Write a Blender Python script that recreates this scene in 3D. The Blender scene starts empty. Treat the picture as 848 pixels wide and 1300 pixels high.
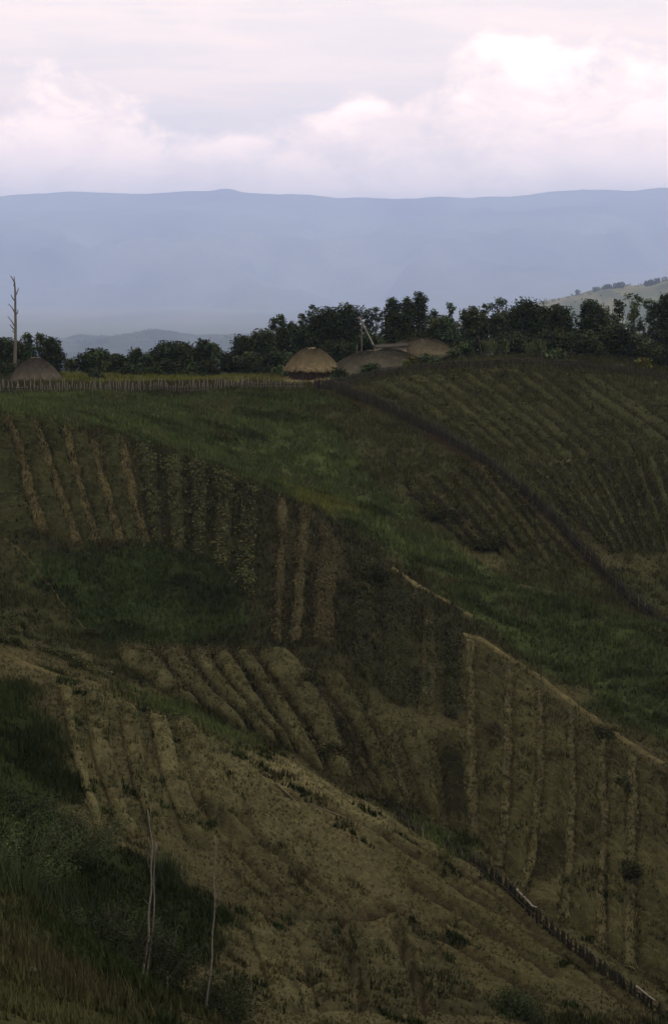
import bpy, math, random
import numpy as np
from math import radians, sin, cos, pi

S = bpy.context.scene
COL = S.collection

# ------------------------------------------------------------------ camera, sky, sun, exposure
F, CU, CV, PITCH = 1767.0, 424.0, 650.0, 9.63
cam = bpy.data.cameras.new('camera'); camo = bpy.data.objects.new('camera', cam); COL.objects.link(camo)
cam.sensor_fit = 'VERTICAL'; cam.sensor_height = 36.0; cam.lens = F / 1300.0 * 36.0
cam.clip_start = 0.5; cam.clip_end = 120000.0
camo.location = (0, 0, 0); camo.rotation_euler = (radians(90 - PITCH), 0, 0)
S.camera = camo

SUN_EL, SUN_AZ = 52.0, 95.0         # azimuth clockwise from +Y (right, beyond the village)
sl = bpy.data.lights.new('sun', 'SUN'); sl.energy = 1.3; sl.angle = radians(11); sl.color = (1.0, 0.95, 0.86)
so = bpy.data.objects.new('sun', sl); COL.objects.link(so)
so.rotation_euler = (radians(90 - SUN_EL), 0, radians(180 - SUN_AZ)); so.location = (60, 60, 120)

S.view_settings.view_transform = 'Standard'; S.view_settings.look = 'None'
S.view_settings.gamma = 1.0; S.view_settings.exposure = 0.12; S.view_settings.use_curve_mapping = False
S.render.engine = 'CYCLES'
S.cycles.max_bounces = 7; S.cycles.diffuse_bounces = 3; S.cycles.volume_bounces = 5; S.cycles.use_denoising = True
S.cycles.caustics_reflective = False; S.cycles.caustics_refractive = False

W = bpy.data.worlds.new('World'); S.world = W; W.use_nodes = True
def build_world():
    nt = W.node_tree; N = nt.nodes; L = nt.links
    for n in list(N): N.remove(n)
    out = N.new('ShaderNodeOutputWorld'); bg = N.new('ShaderNodeBackground'); L.new(bg.outputs[0], out.inputs[0])
    def math_(op, a, b=None, clamp=False):
        n = N.new('ShaderNodeMath'); n.operation = op; n.use_clamp = clamp
        for k, q in enumerate((a, b)):
            if q is None: continue
            if isinstance(q, (int, float)): n.inputs[k].default_value = q
            else: L.new(q, n.inputs[k])
        return n.outputs[0]
    def mixc(f, a, b, typ='MIX'):
        n = N.new('ShaderNodeMix'); n.data_type = 'RGBA'; n.blend_type = typ
        for k, q in ((0, f), (6, a), (7, b)):
            if isinstance(q, (int, float)): n.inputs[k].default_value = q
            elif isinstance(q, tuple): n.inputs[k].default_value = (*q, 1)
            else: L.new(q, n.inputs[k])
        return n.outputs[2]
    def ramp(x, lo, hi, smooth=True):
        n = N.new('ShaderNodeMapRange'); n.interpolation_type = 'SMOOTHSTEP' if smooth else 'LINEAR'
        n.inputs[1].default_value = lo; n.inputs[2].default_value = hi; L.new(x, n.inputs[0]); return n.outputs[0]
    tc = N.new('ShaderNodeTexCoord')
    def noise(scale, off=(0, 0, 0), detail=8, rough=0.55, dist=0.0):
        m = N.new('ShaderNodeMapping'); m.inputs[3].default_value = scale; m.inputs[1].default_value = off
        L.new(tc.outputs['Generated'], m.inputs[0])
        n = N.new('ShaderNodeTexNoise'); n.inputs['Scale'].default_value = 1; n.inputs['Detail'].default_value = detail
        n.inputs['Roughness'].default_value = rough; n.inputs['Distortion'].default_value = dist
        L.new(m.outputs[0], n.inputs['Vector']); return n.outputs[0]
    sp = N.new('ShaderNodeSeparateXYZ'); L.new(tc.outputs['Generated'], sp.inputs[0]); z = sp.outputs[2]
    sky = N.new('ShaderNodeTexSky'); sky.sky_type = 'NISHITA'; sky.sun_disc = False
    sky.sun_elevation = radians(SUN_EL); sky.sun_rotation = radians(SUN_AZ)
    sky.altitude = 1700; sky.dust_density = 1.5; sky.air_density = 1.0
    clear = mixc(1.0, sky.outputs[0], (SKYK, SKYK, SKYK), 'MULTIPLY')
    st_ = math_('ADD', math_('MULTIPLY', noise((2.6, 2.6, 30), SKY_OFF[0], 8, 0.55, 0.5), 0.62), math_('MULTIPLY', noise((8, 8, 38), SKY_OFF[1], 8, 0.6, 0.6), 0.38))
    strat = ramp(st_, 0.36, 0.60)
    veil = mixc(strat, (1.04, 0.88, 0.79), (1.28, 1.00, 0.84))
    c = mixc(0.90, clear, veil)
    # heaped clouds: fuller near the horizon all the way round
    nz = noise((10, 10, 16), SKY_OFF[1], 12, 0.62, 0.3)
    low = math_('MULTIPLY', math_('SUBTRACT', 0.118, z), 7.0)
    big = noise((4.6, 4.6, 6.5), SKY_OFF[2], 3, 0.5, 0.0)
    lump = math_('ADD', math_('ADD', math_('MULTIPLY', nz, 1.25), low), math_('MULTIPLY', math_('SUBTRACT', big, 0.5), 1.3))
    cum = ramp(lump, 0.50, 0.74)
    shade = ramp(noise((17, 17, 34), (0.2, 5.0, 0.3), 10, 0.66, 0.4), 0.34, 0.66)
    edge = ramp(lump, 0.62, 1.05)          # thick middles of the heaps stay greyer than their sunlit rims
    heap = mixc(shade, (1.38, 1.07, 0.90), (1.85, 1.40, 1.14))
    heap = mixc(math_('MULTIPLY', edge, 0.4), heap, (1.70, 1.32, 1.10))
    c = mixc(cum, c, heap)
    L.new(c, bg.inputs[0]); bg.inputs[1].default_value = SKY_GAIN
SKYK, SKY_GAIN = 0.10, 1.32
SKY_OFF = [(1.485, 6.208, 5.715), (4.312, 1.944, 7.134), (7.271, 4.612, 4.546)]
build_world()

# ------------------------------------------------------------------ helpers
rng = np.random.default_rng(7)
cp, spch = cos(radians(PITCH)), sin(radians(PITCH))
def ray(u, v):
    u = np.asarray(u, float); v = np.asarray(v, float)
    x = (u - CU) / F; y = -(v - CV) / F
    d = np.stack([x, cp + y * spch, -spch + y * cp], -1)
    return d / d[..., 1:2]
def at(u, v, D):
    return ray(u, v) * np.asarray(D, float)[..., None]

def _hash(ix, iy, seed):
    h = (ix.astype(np.int64) * 374761393 + iy.astype(np.int64) * 668265263 + seed * 974711) & 0xffffffff
    h = ((h ^ (h >> 13)) * 1274126177) & 0xffffffff
    return ((h ^ (h >> 16)) & 0xffff) / 65535.0
def vnoise(x, y, seed=0):
    ix = np.floor(x); iy = np.floor(y); fx = x - ix; fy = y - iy
    fx = fx * fx * fx * (fx * (fx * 6 - 15) + 10); fy = fy * fy * fy * (fy * (fy * 6 - 15) + 10)
    a = _hash(ix, iy, seed); b = _hash(ix + 1, iy, seed); c = _hash(ix, iy + 1, seed); d = _hash(ix + 1, iy + 1, seed)
    return (a * (1 - fx) + b * fx) * (1 - fy) + (c * (1 - fx) + d * fx) * fy
def fbm(x, y, oct=4, seed=0, gain=0.5):
    s = 0; a = 1; t = 0
    for k in range(oct):
        s = s + a * vnoise(x * 2 ** k + 13.7 * k, y * 2 ** k - 7.3 * k, seed + k); t += a; a *= gain
    return s / t - 0.5
def sstep(a, b, x):
    t = np.clip((x - a) / (b - a), 0, 1); return t * t * (3 - 2 * t)

def mesh(name, verts, faces, mat=None, col=None, smooth=False, parent=None, link=True):
    """verts (n,3); faces (m,3|4) int array; col (n,3) per-vertex"""
    verts = np.asarray(verts, np.float32); faces = np.asarray(faces, np.int32)
    me = bpy.data.meshes.new(name); n, k = faces.shape
    me.vertices.add(len(verts)); me.vertices.foreach_set('co', verts.ravel())
    me.loops.add(n * k); me.loops.foreach_set('vertex_index', faces.ravel())
    me.polygons.add(n); me.polygons.foreach_set('loop_start', np.arange(0, n * k, k, dtype=np.int32))
    if smooth: me.polygons.foreach_set('use_smooth', np.ones(n, bool))
    if col is not None:
        at_ = me.attributes.new('Col', 'FLOAT_COLOR', 'POINT')
        c4 = np.ones((len(verts), 4), np.float32); c4[:, :3] = col
        at_.data.foreach_set('color', c4.ravel())
    me.update(calc_edges=True)
    if mat: me.materials.append(mat)
    if not link: return me
    o = bpy.data.objects.new(name, me); COL.objects.link(o)
    if parent: o.parent = parent
    return o
def tag(o, label=None, cat=None, group=None, kind=None):
    if label: o['label'] = label
    if cat: o['category'] = cat
    if group: o['group'] = group
    if kind: o['kind'] = kind
    return o
def thing(name, loc, label, cat, group=None, rz=0.0):
    o = bpy.data.objects.new(name, None); o.empty_display_size = 0.3; COL.objects.link(o)
    o.location = tuple(float(c) for c in loc); o.rotation_euler = (0, 0, rz)
    return tag(o, label, cat, group)
def grid_faces(r, c, wrap=False):
    i = np.arange(r - 1)[:, None] * c; j = np.arange(c if wrap else c - 1)[None, :]; j2 = (j + 1) % c
    return np.stack([i + j, i + j2, i + c + j2, i + c + j], -1).reshape(-1, 4)
def tube(pts, rad, sides=6, cap=True):
    pts = np.asarray(pts, float); n = len(pts); rad = np.broadcast_to(np.asarray(rad, float), (n,))
    tan = np.gradient(pts, axis=0); tan /= np.linalg.norm(tan, axis=1)[:, None] + 1e-9
    ref = np.where(np.abs(tan[:, 2:3]) > 0.9, np.array([[1., 0, 0]]), np.array([[0, 0, 1.]]))
    a = np.cross(tan, ref); a /= np.linalg.norm(a, axis=1)[:, None]; b = np.cross(tan, a)
    th = np.arange(sides) / sides * 2 * pi
    v = pts[:, None] + rad[:, None, None] * (np.cos(th)[None, :, None] * a[:, None] + np.sin(th)[None, :, None] * b[:, None])
    v = v.reshape(-1, 3); f = grid_faces(n, sides, True)
    if cap:
        v = np.vstack([v, pts[-1:] + tan[-1:] * rad[-1] * 0.4]); t = len(v) - 1; base = (n - 1) * sides
        f = np.vstack([f, [[base + k, base + (k + 1) % sides, t, t] for k in range(sides)]])
    return v, f
def joinm(parts):
    V, Fc, o = [], [], 0
    for v, f in parts: V.append(v); Fc.append(f + o); o += len(v)
    return np.vstack(V), np.vstack(Fc)
def fix_quads(o_faces):
    return o_faces

# ------------------------------------------------------------------ materials
def mat_col(name, rough=0.9, nscale=3.0, namp=0.35, bump=0.0, bscale=12.0, spec=0.15, mult=1.0, trans=0.0):
    """vertex colour 'Col' broken up with noise"""
    m = bpy.data.materials.new(name); m.use_nodes = True; nt = m.node_tree; N = nt.nodes; L = nt.links
    b = N['Principled BSDF']; b.inputs['Roughness'].default_value = rough; b.inputs['Specular IOR Level'].default_value = spec
    a = N.new('ShaderNodeAttribute'); a.attribute_name = 'Col'
    g = N.new('ShaderNodeNewGeometry')
    n1 = N.new('ShaderNodeTexNoise'); n1.inputs['Scale'].default_value = nscale; n1.inputs['Detail'].default_value = 6; n1.inputs['Roughness'].default_value = 0.65
    L.new(g.outputs['Position'], n1.inputs['Vector'])
    mr = N.new('ShaderNodeMapRange'); mr.inputs[1].default_value = 0.25; mr.inputs[2].default_value = 0.75
    mr.inputs[3].default_value = (1 - namp) * mult; mr.inputs[4].default_value = (1 + namp) * mult; L.new(n1.outputs[0], mr.inputs[0])
    v = N.new('ShaderNodeVectorMath'); v.operation = 'SCALE'; L.new(a.outputs['Color'], v.inputs[0]); L.new(mr.outputs[0], v.inputs['Scale'])
    L.new(v.outputs[0], b.inputs['Base Color'])
    if bump > 0:
        n2 = N.new('ShaderNodeTexNoise'); n2.inputs['Scale'].default_value = bscale; n2.inputs['Detail'].default_value = 5; n2.inputs['Roughness'].default_value = 0.7
        L.new(g.outputs['Position'], n2.inputs['Vector'])
        bp = N.new('ShaderNodeBump'); bp.inputs['Strength'].default_value = 0.9; bp.inputs['Distance'].default_value = bump
        L.new(n2.outputs[0], bp.inputs['Height']); L.new(bp.outputs[0], b.inputs['Normal'])
    return m
def mat_plain(name, c1, c2, scale=6.0, rough=0.85, bump=0.02, stretch=(1, 1, 1)):
    m = bpy.data.materials.new(name); m.use_nodes = True; nt = m.node_tree; N = nt.nodes; L = nt.links
    b = N['Principled BSDF']; b.inputs['Roughness'].default_value = rough; b.inputs['Specular IOR Level'].default_value = 0.15
    tc = N.new('ShaderNodeTexCoord'); mp = N.new('ShaderNodeMapping'); mp.inputs[3].default_value = stretch
    L.new(tc.outputs['Object'], mp.inputs[0])
    n = N.new('ShaderNodeTexNoise'); n.inputs['Scale'].default_value = scale; n.inputs['Detail'].default_value = 6; n.inputs['Roughness'].default_value = 0.65
    L.new(mp.outputs[0], n.inputs['Vector'])
    cr = N.new('ShaderNodeValToRGB'); cr.color_ramp.elements[0].position = 0.3; cr.color_ramp.elements[1].position = 0.7
    cr.color_ramp.elements[0].color = (*c1, 1); cr.color_ramp.elements[1].color = (*c2, 1)
    L.new(n.outputs[0], cr.inputs[0]); L.new(cr.outputs[0], b.inputs['Base Color'])
    bp = N.new('ShaderNodeBump'); bp.inputs['Distance'].default_value = bump; bp.inputs['Strength'].default_value = 0.8
    L.new(n.outputs[0], bp.inputs['Height']); L.new(bp.outputs[0], b.inputs['Normal'])
    return m
M_GROUND = mat_col('ground', 0.95, 5.0, 0.55, 0.16, 7.0, 0.03)
M_BED = mat_col('garden_soil', 0.95, 6.0, 0.5, 0.10, 9.0, 0.03)
M_GRASS = mat_col('grass_blades', 0.9, 0.7, 0.30, spec=0.04)
M_LEAF = mat_col('tree_leaves', 0.85, 0.9, 0.30, spec=0.05)
M_CROP = mat_col('crop_leaves', 0.85, 1.2, 0.30, spec=0.05)
M_BARK = mat_plain('bark', (0.045, 0.041, 0.034), (0.12, 0.11, 0.09), 7, stretch=(3, 3, 0.6))
M_GREYWOOD = mat_plain('grey_dead_wood', (0.05, 0.048, 0.042), (0.12, 0.115, 0.10), 9, stretch=(3, 3, 0.5))
M_LOG = mat_plain('pale_log_wood', (0.08, 0.076, 0.06), (0.19, 0.18, 0.15), 9)
M_TANWOOD = mat_plain('tan_wood', (0.05, 0.042, 0.026), (0.12, 0.10, 0.06), 9)
M_PALEWOOD = mat_plain('weathered_pale_wood', (0.12, 0.115, 0.10), (0.28, 0.27, 0.24), 9, stretch=(3, 3, 0.5))
M_STAKE = mat_plain('grey_stake_wood', (0.05, 0.048, 0.04), (0.16, 0.15, 0.125), 8, stretch=(3, 3, 0.5))
M_DARKSTAKE = mat_plain('dark_stake_wood', (0.011, 0.011, 0.007), (0.027, 0.026, 0.016), 8, stretch=(3, 3, 0.5))
M_PLANK = mat_plain('dark_hut_planks', (0.02, 0.014, 0.01), (0.05, 0.035, 0.025), 8, stretch=(4, 4, 0.5))
M_PALEPLANK = mat_plain('pale_planks', (0.13, 0.115, 0.09), (0.26, 0.23, 0.18), 8, stretch=(4, 4, 0.5))
M_THATCH_TAN = mat_plain('tan_thatch', (0.052, 0.046, 0.026), (0.105, 0.09, 0.05), 2.6, 0.95, 0.06, (2, 2, 1))
M_STRAND = mat_col('thatch_strands', 0.95, 2.0, 0.4, spec=0.03)
M_THATCH_MIX = mat_plain('mossy_thatch', (0.030, 0.032, 0.024), (0.080, 0.075, 0.050), 1.1, 0.95, 0.06)
M_THATCH_GREY = mat_plain('grey_thatch', (0.034, 0.033, 0.027), (0.075, 0.070, 0.052), 2.6, 0.95, 0.06, (2, 2, 1))

def in_poly(px, py, poly):
    c = np.zeros(len(px), bool); n = len(poly)
    for i in range(n):
        x0, y0 = poly[i]; x1, y1 = poly[(i + 1) % n]
        k = ((y0 > py) != (y1 > py)) & (px < (x1 - x0) * (py - y0) / (y1 - y0 + 1e-12) + x0); c ^= k
    return c
# ------------------------------------------------------------------ terrain height
CTRL_PX = [ # (u, v, distance): the mound and hollow below the viewpoint
 (0,1275,20),(110,1275,24),(0,1180,26),(80,1180,28),(0,1100,33),(200,1270,33),(200,1180,39),(100,1080,42),(290,1275,36),
 (400,1275,39.5),(550,1275,43),(700,1275,46),(300,1100,46),(150,1000,48),(60,900,51),(0,1000,44),(450,1150,48),(600,1190,49.3),(0,880,52),
 (0,785,60),(130,855,58),(300,930,56),(400,985,55),(500,1035,54),(600,1095,52.5),(700,1165,51),(830,1265,49.5),(900,1320,49),(-120,730,62),
 (0,815,66),(130,885,64),(300,965,62),(400,1020,60.5),(500,1070,59),(600,1130,57.5),(700,1205,55.5),(830,1300,53.5),
 # beds in the hollow beyond the near spur
 (190,845,71),(300,925,68),(300,828,78),(160,830,75),(380,825,78),(450,865,75),(500,1010,63.5),(420,950,67),(540,930,70),
 (590,808,82),(600,1060,60.5),(720,900,76),(720,1150,57),(848,965,70),(848,1250,54),(950,1000,70),(950,1270,55),
 # bank and upper gardens on the left
 (120,810,81),(250,815,82.5),(0,770,82),(100,700,90),(250,700,91),(0,700,89),(-80,700,88),(0,535,101),(100,540,101),(0,620,95),(120,620,95),(250,600,98),(330,640,95),
 (0,505,122),(150,505,123),(300,505,125),(160,555,104),(300,600,104),(400,600,112),(330,545,118),(-80,500,124),
 # spur
 (400,640,102),(480,640,106),(500,720,92),(600,780,86),(640,740,94),(740,765,91),(848,800,87),(750,850,82),(848,890,78),(400,750,86),(450,830,78.5),(400,680,94),(530,800,82),(340,760,85.5),(950,860,86),
 # gully with the dark fence and the hill on the right
 (430,497,128),(480,515,124),(560,550,118),(620,590,112),(700,650,106),(760,720,100.5),(830,790,95),
 (640,460,139),(540,470,137),(740,467,139),(848,482,138),(640,520,127),(760,560,120),(848,600,114),(760,640,111),(848,700,104),(848,760,99),(950,500,138),(950,640,116),(960,760,100),
 (560,620,110),(500,590,114),(600,680,102),(680,725,98.5),
 # level ground of the village
 (0,487,136),(200,484,142),(400,477,143),(380,488,135),(490,471,145),(100,490,131),(300,492,131),(560,462,146),(-100,487,137)]
CTRL_W = [(0,0,-1.7),(-14,2,-1.0),(14,2,-3.2),(0,10,-6),(-12,12,-5.2),(12,13,-10),(0,-25,2),(-30,-20,3),(30,-20,-2),(-30,25,-6),(25,30,-20),(-45,50,-10),(45,50,-33),
 (-70,60,-12),(-70,100,-14),(-70,140,-10),(70,60,-36),(70,100,-27),(70,140,-13),(-70,10,-2),(70,10,-20),
 (-60,165,-11),(-30,165,-11),(0,163,-10.6),(30,160,-9.5),(60,160,-11),(-60,195,-18),(-30,195,-18),(0,195,-18),(30,195,-17),(60,195,-17),(-45,215,-26),(0,215,-26),(45,215,-25)]
_c = np.array(CTRL_PX, float)
PC = np.vstack([at(_c[:, 0], _c[:, 1], _c[:, 2]), np.array(CTRL_W, float)])
def _U(r2): return np.where(r2 > 1e-12, r2 * np.log(r2 + 1e-12), 0.0)
def _fit():
    n = len(PC); xy = PC[:, :2] / 50.0
    K = _U(((xy[:, None] - xy[None]) ** 2).sum(-1)) + np.eye(n) * 2e-3
    P = np.hstack([np.ones((n, 1)), xy]); A = np.zeros((n + 3, n + 3)); A[:n, :n] = K; A[:n, n:] = P; A[n:, :n] = P.T
    return np.linalg.solve(A, np.concatenate([PC[:, 2], np.zeros(3)])), xy
_w, _xy = _fit()
def tps(x, y):
    sh = np.shape(x); q = np.stack([np.ravel(x), np.ravel(y)], -1) / 50.0; out = np.empty(len(q))
    for s in range(0, len(q), 40000):
        k = q[s:s + 40000]; r2 = ((k[:, None] - _xy[None]) ** 2).sum(-1)
        out[s:s + 40000] = _U(r2) @ _w[:-3] + _w[-3] + k @ _w[-2:]
    return out.reshape(sh)
def far_z(x, y):
    r = np.hypot(x, y - 100.0)
    fall = sstep(120, 800, r)
    front = sstep(-400, 300, y)
    z = -14 - 286 * fall * (0.25 + 0.75 * front)
    return z + fbm(x / 260., y / 260., 4, 31) * 30 * sstep(300, 700, r) * (1 - 0.93 * sstep(1300, 2600, r))
def terrain(x, y, detail=True):
    x = np.asarray(x, float); y = np.asarray(y, float)
    ex = np.clip(np.maximum(np.abs(x) - 62, np.maximum(-22 - y, y - 205)) / 60.0, 0, 1)
    w = ex * ex * (3 - 2 * ex)
    z = far_z(x, y)
    m = w < 1
    if np.any(m):
        xm, ym = x[m], y[m]
        t = tps(np.clip(xm, -80, 80), np.clip(ym, -35, 225))
        z[m] = t * (1 - w[m]) + z[m] * w[m]
    if detail:
        near = 1 - sstep(60, 400, np.hypot(x, y - 100) - 100)
        z = z + near * (fbm(x / 7., y / 7., 3, 3) * 0.55 + fbm(x / 1.6, y / 1.6, 3, 9) * 0.22)
    return z
FURROWS = []; HOED = []
def hoed(x, y):
    """fine hoed ridges running the length of the near spur"""
    d = np.zeros(len(x))
    for poly, ang, lam, amp in HOED:
        lo, hi = poly.min(0) - 1, poly.max(0) + 1; m = (x > lo[0]) & (x < hi[0]) & (y > lo[1]) & (y < hi[1])
        if not m.any(): continue
        k = np.where(m)[0]; k = k[in_poly(x[k] + fbm(x[k], y[k], 2, 5) * 1.2, y[k] + fbm(x[k], y[k], 2, 6) * 1.2, poly)]
        q = x[k] * -sin(ang) + y[k] * cos(ang) + 0.9 * fbm(x[k] / 5., y[k] / 5., 3, 15)
        d[k] += amp * np.sin(2 * pi * q / lam) * (0.6 + 1.2 * (fbm(x[k] / 2., y[k] / 2., 2, 18) + 0.3))
    return d
def carve(x, y):
    d = np.zeros(len(x))
    for line, w, dep in FURROWS:
        lo = line[:, :2].min(0) - 1.2; hi = line[:, :2].max(0) + 1.2; m = (x > lo[0]) & (x < hi[0]) & (y > lo[1]) & (y < hi[1])
        if not m.any(): continue
        q = np.stack([x[m], y[m]], -1); best = np.full(len(q), 9.0)
        for a, b in zip(line[:-1, :2], line[1:, :2]):
            ab = b - a; t = np.clip(((q - a) @ ab) / (ab @ ab + 1e-9), 0, 1); best = np.minimum(best, np.linalg.norm(q - a - t[:, None] * ab, axis=1))
        d[m] += -dep * np.exp(-(best / w) ** 2) + 0.35 * dep * np.exp(-((best - 2.0 * w) / w) ** 2)
    return d
def T(x, y):
    x = np.atleast_1d(np.asarray(x, float)); y = np.atleast_1d(np.asarray(y, float)); sh = x.shape
    return terrain(x, y) + (carve(x.ravel(), y.ravel()).reshape(sh) + hoed(x.ravel(), y.ravel()).reshape(sh) if FURROWS else 0)
def hit(u, v, dmin=18.0, dmax=175.0):
    """where the sight line through a photo pixel meets the ground, starting at dmin"""
    u = np.atleast_1d(np.asarray(u, float)); v = np.atleast_1d(np.asarray(v, float)); d = ray(u, v)
    D = np.arange(dmin, dmax, 0.4); P = d[:, None] * D[None, :, None]
    zz = terrain(P[..., 0].ravel(), P[..., 1].ravel(), False).reshape(len(u), -1)
    below = P[..., 2] < zz; k = np.where(below.any(1), below.argmax(1), len(D) - 1); k = np.maximum(k, 1)
    i = np.arange(len(u)); a = P[i, k - 1, 2] - zz[i, k - 1]; b = P[i, k, 2] - zz[i, k]
    t = np.clip(a / (a - b + 1e-9), 0, 1); Dh = D[k - 1] + t * 0.4
    q = d * Dh[:, None]; q[:, 2] = terrain(q[:, 0], q[:, 1]); return q
def chaikin(p, n=2):
    p = np.asarray(p, float)
    for _ in range(n):
        q = [p[:1]]
        for a, b in zip(p[:-1], p[1:]): q += [(0.75 * a + 0.25 * b)[None], (0.25 * a + 0.75 * b)[None]]
        p = np.vstack(q + [p[-1:]])
    return p
def resample(p, n):
    s = np.concatenate([[0], np.cumsum(np.linalg.norm(np.diff(p[:, :2], axis=0), axis=1))])
    t = np.linspace(0, s[-1], n); return np.stack([np.interp(t, s, p[:, k]) for k in range(p.shape[1])], -1)
def gline(px, dmin=18., n=40, dmax=175.):
    p = chaikin(px); h = hit(p[:, 0], p[:, 1], dmin, dmax); q = resample(h, n); q[:, 2] = T(q[:, 0], q[:, 1]); return q
def plen(p): return float(np.linalg.norm(np.diff(p[:, :2], axis=0), axis=1).sum())

for px, dm, w, dep in [([(335,1158),(380,1165),(440,1166),(500,1156)], 30, 0.22, 0.40), ([(500,1158),(560,1190),(620,1225),(700,1272)], 30, 0.18, 0.30), ([(250,1015),(300,1070),(345,1125),(375,1150)], 30, 0.2, 0.4),
   ([(345,1000),(420,1030),(480,1060),(560,1104)], 30, 0.16, 0.4), ([(360,1090),(400,1120),(440,1148)], 30, 0.18, 0.4), ([(300,1040),(350,1080),(385,1105)], 30, 0.18, 0.35), ([(435,1170),(447,1230),(456,1290)], 30, 0.16, 0.25), ([(502,1180),(522,1230),(540,1290)], 30, 0.18, 0.3),
   ([(560,1110),(640,1160),(740,1225)], 30, 0.18, 0.32), ([(520,1120),(600,1165),(700,1230)], 30, 0.18, 0.3),
   ([(398,496),(430,503),(480,521),(560,556),(620,596),(700,656),(740,704),(790,762),(850,810)], 94, 0.5, 0.3), ([(505,1054),(545,1076),(585,1102),(605,1113),(635,1140),(668,1166),(722,1212),(782,1260),(840,1302)], 40, 0.3, 0.3)]:
    FURROWS.append((gline(px, dm, 30), w, dep))
_a, _b = hit(np.array([330., 700.]), np.array([1000., 1190.]), 30)
_ang = math.atan2(_b[1] - _a[1], _b[0] - _a[0])
for px, ang, lam, amp in [([(310,960),(400,1000),(600,1110),(800,1262),(700,1285),(560,1200),(440,1140),(340,1060)], _ang, 0.62, 0.055), ([(560,1210),(640,1240),(760,1290),(640,1300)], _ang, 0.6, 0.05)]:
    HOED.append((gline(px + [px[0]], 30, 40)[:, :2], ang, lam, amp))
# ------------------------------------------------------------------ ground colours (zones on the ground)
GREEN = np.array((0.039, 0.056, 0.018)); DGREEN = np.array((0.018, 0.028, 0.009)); OLIVE = np.array((0.027, 0.030, 0.012))
BROWN = np.array((0.038, 0.038, 0.0165))
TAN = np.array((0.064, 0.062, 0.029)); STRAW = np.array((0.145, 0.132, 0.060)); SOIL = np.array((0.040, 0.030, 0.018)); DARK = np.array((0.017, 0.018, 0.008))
YGREEN = np.array((0.066, 0.076, 0.018))
ZONES = [ # polygon in photo pixels, start distance, colour
 ([(430,495),(560,465),(640,458),(870,480),(900,820),(830,790),(700,650),(560,550),(470,512)], 92, OLIVE*1.15),
 ([(-60,500),(400,500),(470,530),(520,600),(600,690),(650,735),(560,750),(480,700),(380,640),(250,585),(160,552),(-60,515)], 92, GREEN*0.85),
 ([(380,515),(470,520),(600,600),(700,680),(640,735),(540,660),(470,590)], 92, OLIVE*1.2),
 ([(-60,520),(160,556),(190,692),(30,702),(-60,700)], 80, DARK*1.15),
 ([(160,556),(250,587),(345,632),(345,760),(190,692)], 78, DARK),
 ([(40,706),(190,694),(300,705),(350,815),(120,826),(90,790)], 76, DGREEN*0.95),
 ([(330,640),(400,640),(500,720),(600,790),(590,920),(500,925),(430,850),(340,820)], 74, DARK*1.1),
 ([(480,690),(560,745),(640,735),(870,805),(870,960),(600,790)], 72, GREEN*0.72),
 ([(480,905),(600,800),(850,965),(880,1290),(500,1030)], 54, BROWN*0.8),
 ([(140,828),(380,822),(460,865),(520,1040),(400,985),(200,880)], 62, DARK*0.9),
 ([(-40,770),(130,850),(300,925),(400,980),(600,1090),(840,1270),(840,1310),(250,1310),(330,1140),(90,1060),(60,870),(-40,830)], 30, TAN*0.80),
 ([(290,950),(340,950),(480,1040),(520,1080),(420,1060),(300,990)], 30, TAN*1.15),
 ([(480,1080),(560,1090),(820,1270),(600,1280)], 30, BROWN*1.15),
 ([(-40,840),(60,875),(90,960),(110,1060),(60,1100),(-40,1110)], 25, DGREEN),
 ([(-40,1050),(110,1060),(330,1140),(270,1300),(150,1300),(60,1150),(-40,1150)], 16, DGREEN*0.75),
 ([(-60,1150),(60,1160),(150,1300),(-60,1340)], 12, OLIVE*1.25),
 ([(130,868),(200,885),(300,925),(330,940),(260,935),(170,895)], 40, GREEN*0.9),
 ([(470,1015),(530,1035),(600,1085),(560,1085)], 40, GREEN*0.8),
 ([(350,612),(380,618),(450,642),(480,655),(440,658),(380,640)], 88, YGREEN*0.72),
 ([(70,473),(400,470),(420,487),(70,488)], 125, YGREEN*0.9),
 ([(365,476),(428,476),(428,487),(365,487)], 125, STRAW*1.2),
]
ZW = []
for poly, dmin, colr in ZONES:
    P = np.array(poly + [poly[0]], float); seg = [np.linspace(a, b, 5)[:-1] for a, b in zip(P[:-1], P[1:])]; q = np.vstack(seg)
    ZW.append((hit(q[:, 0], q[:, 1], dmin)[:, :2], colr))
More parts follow.
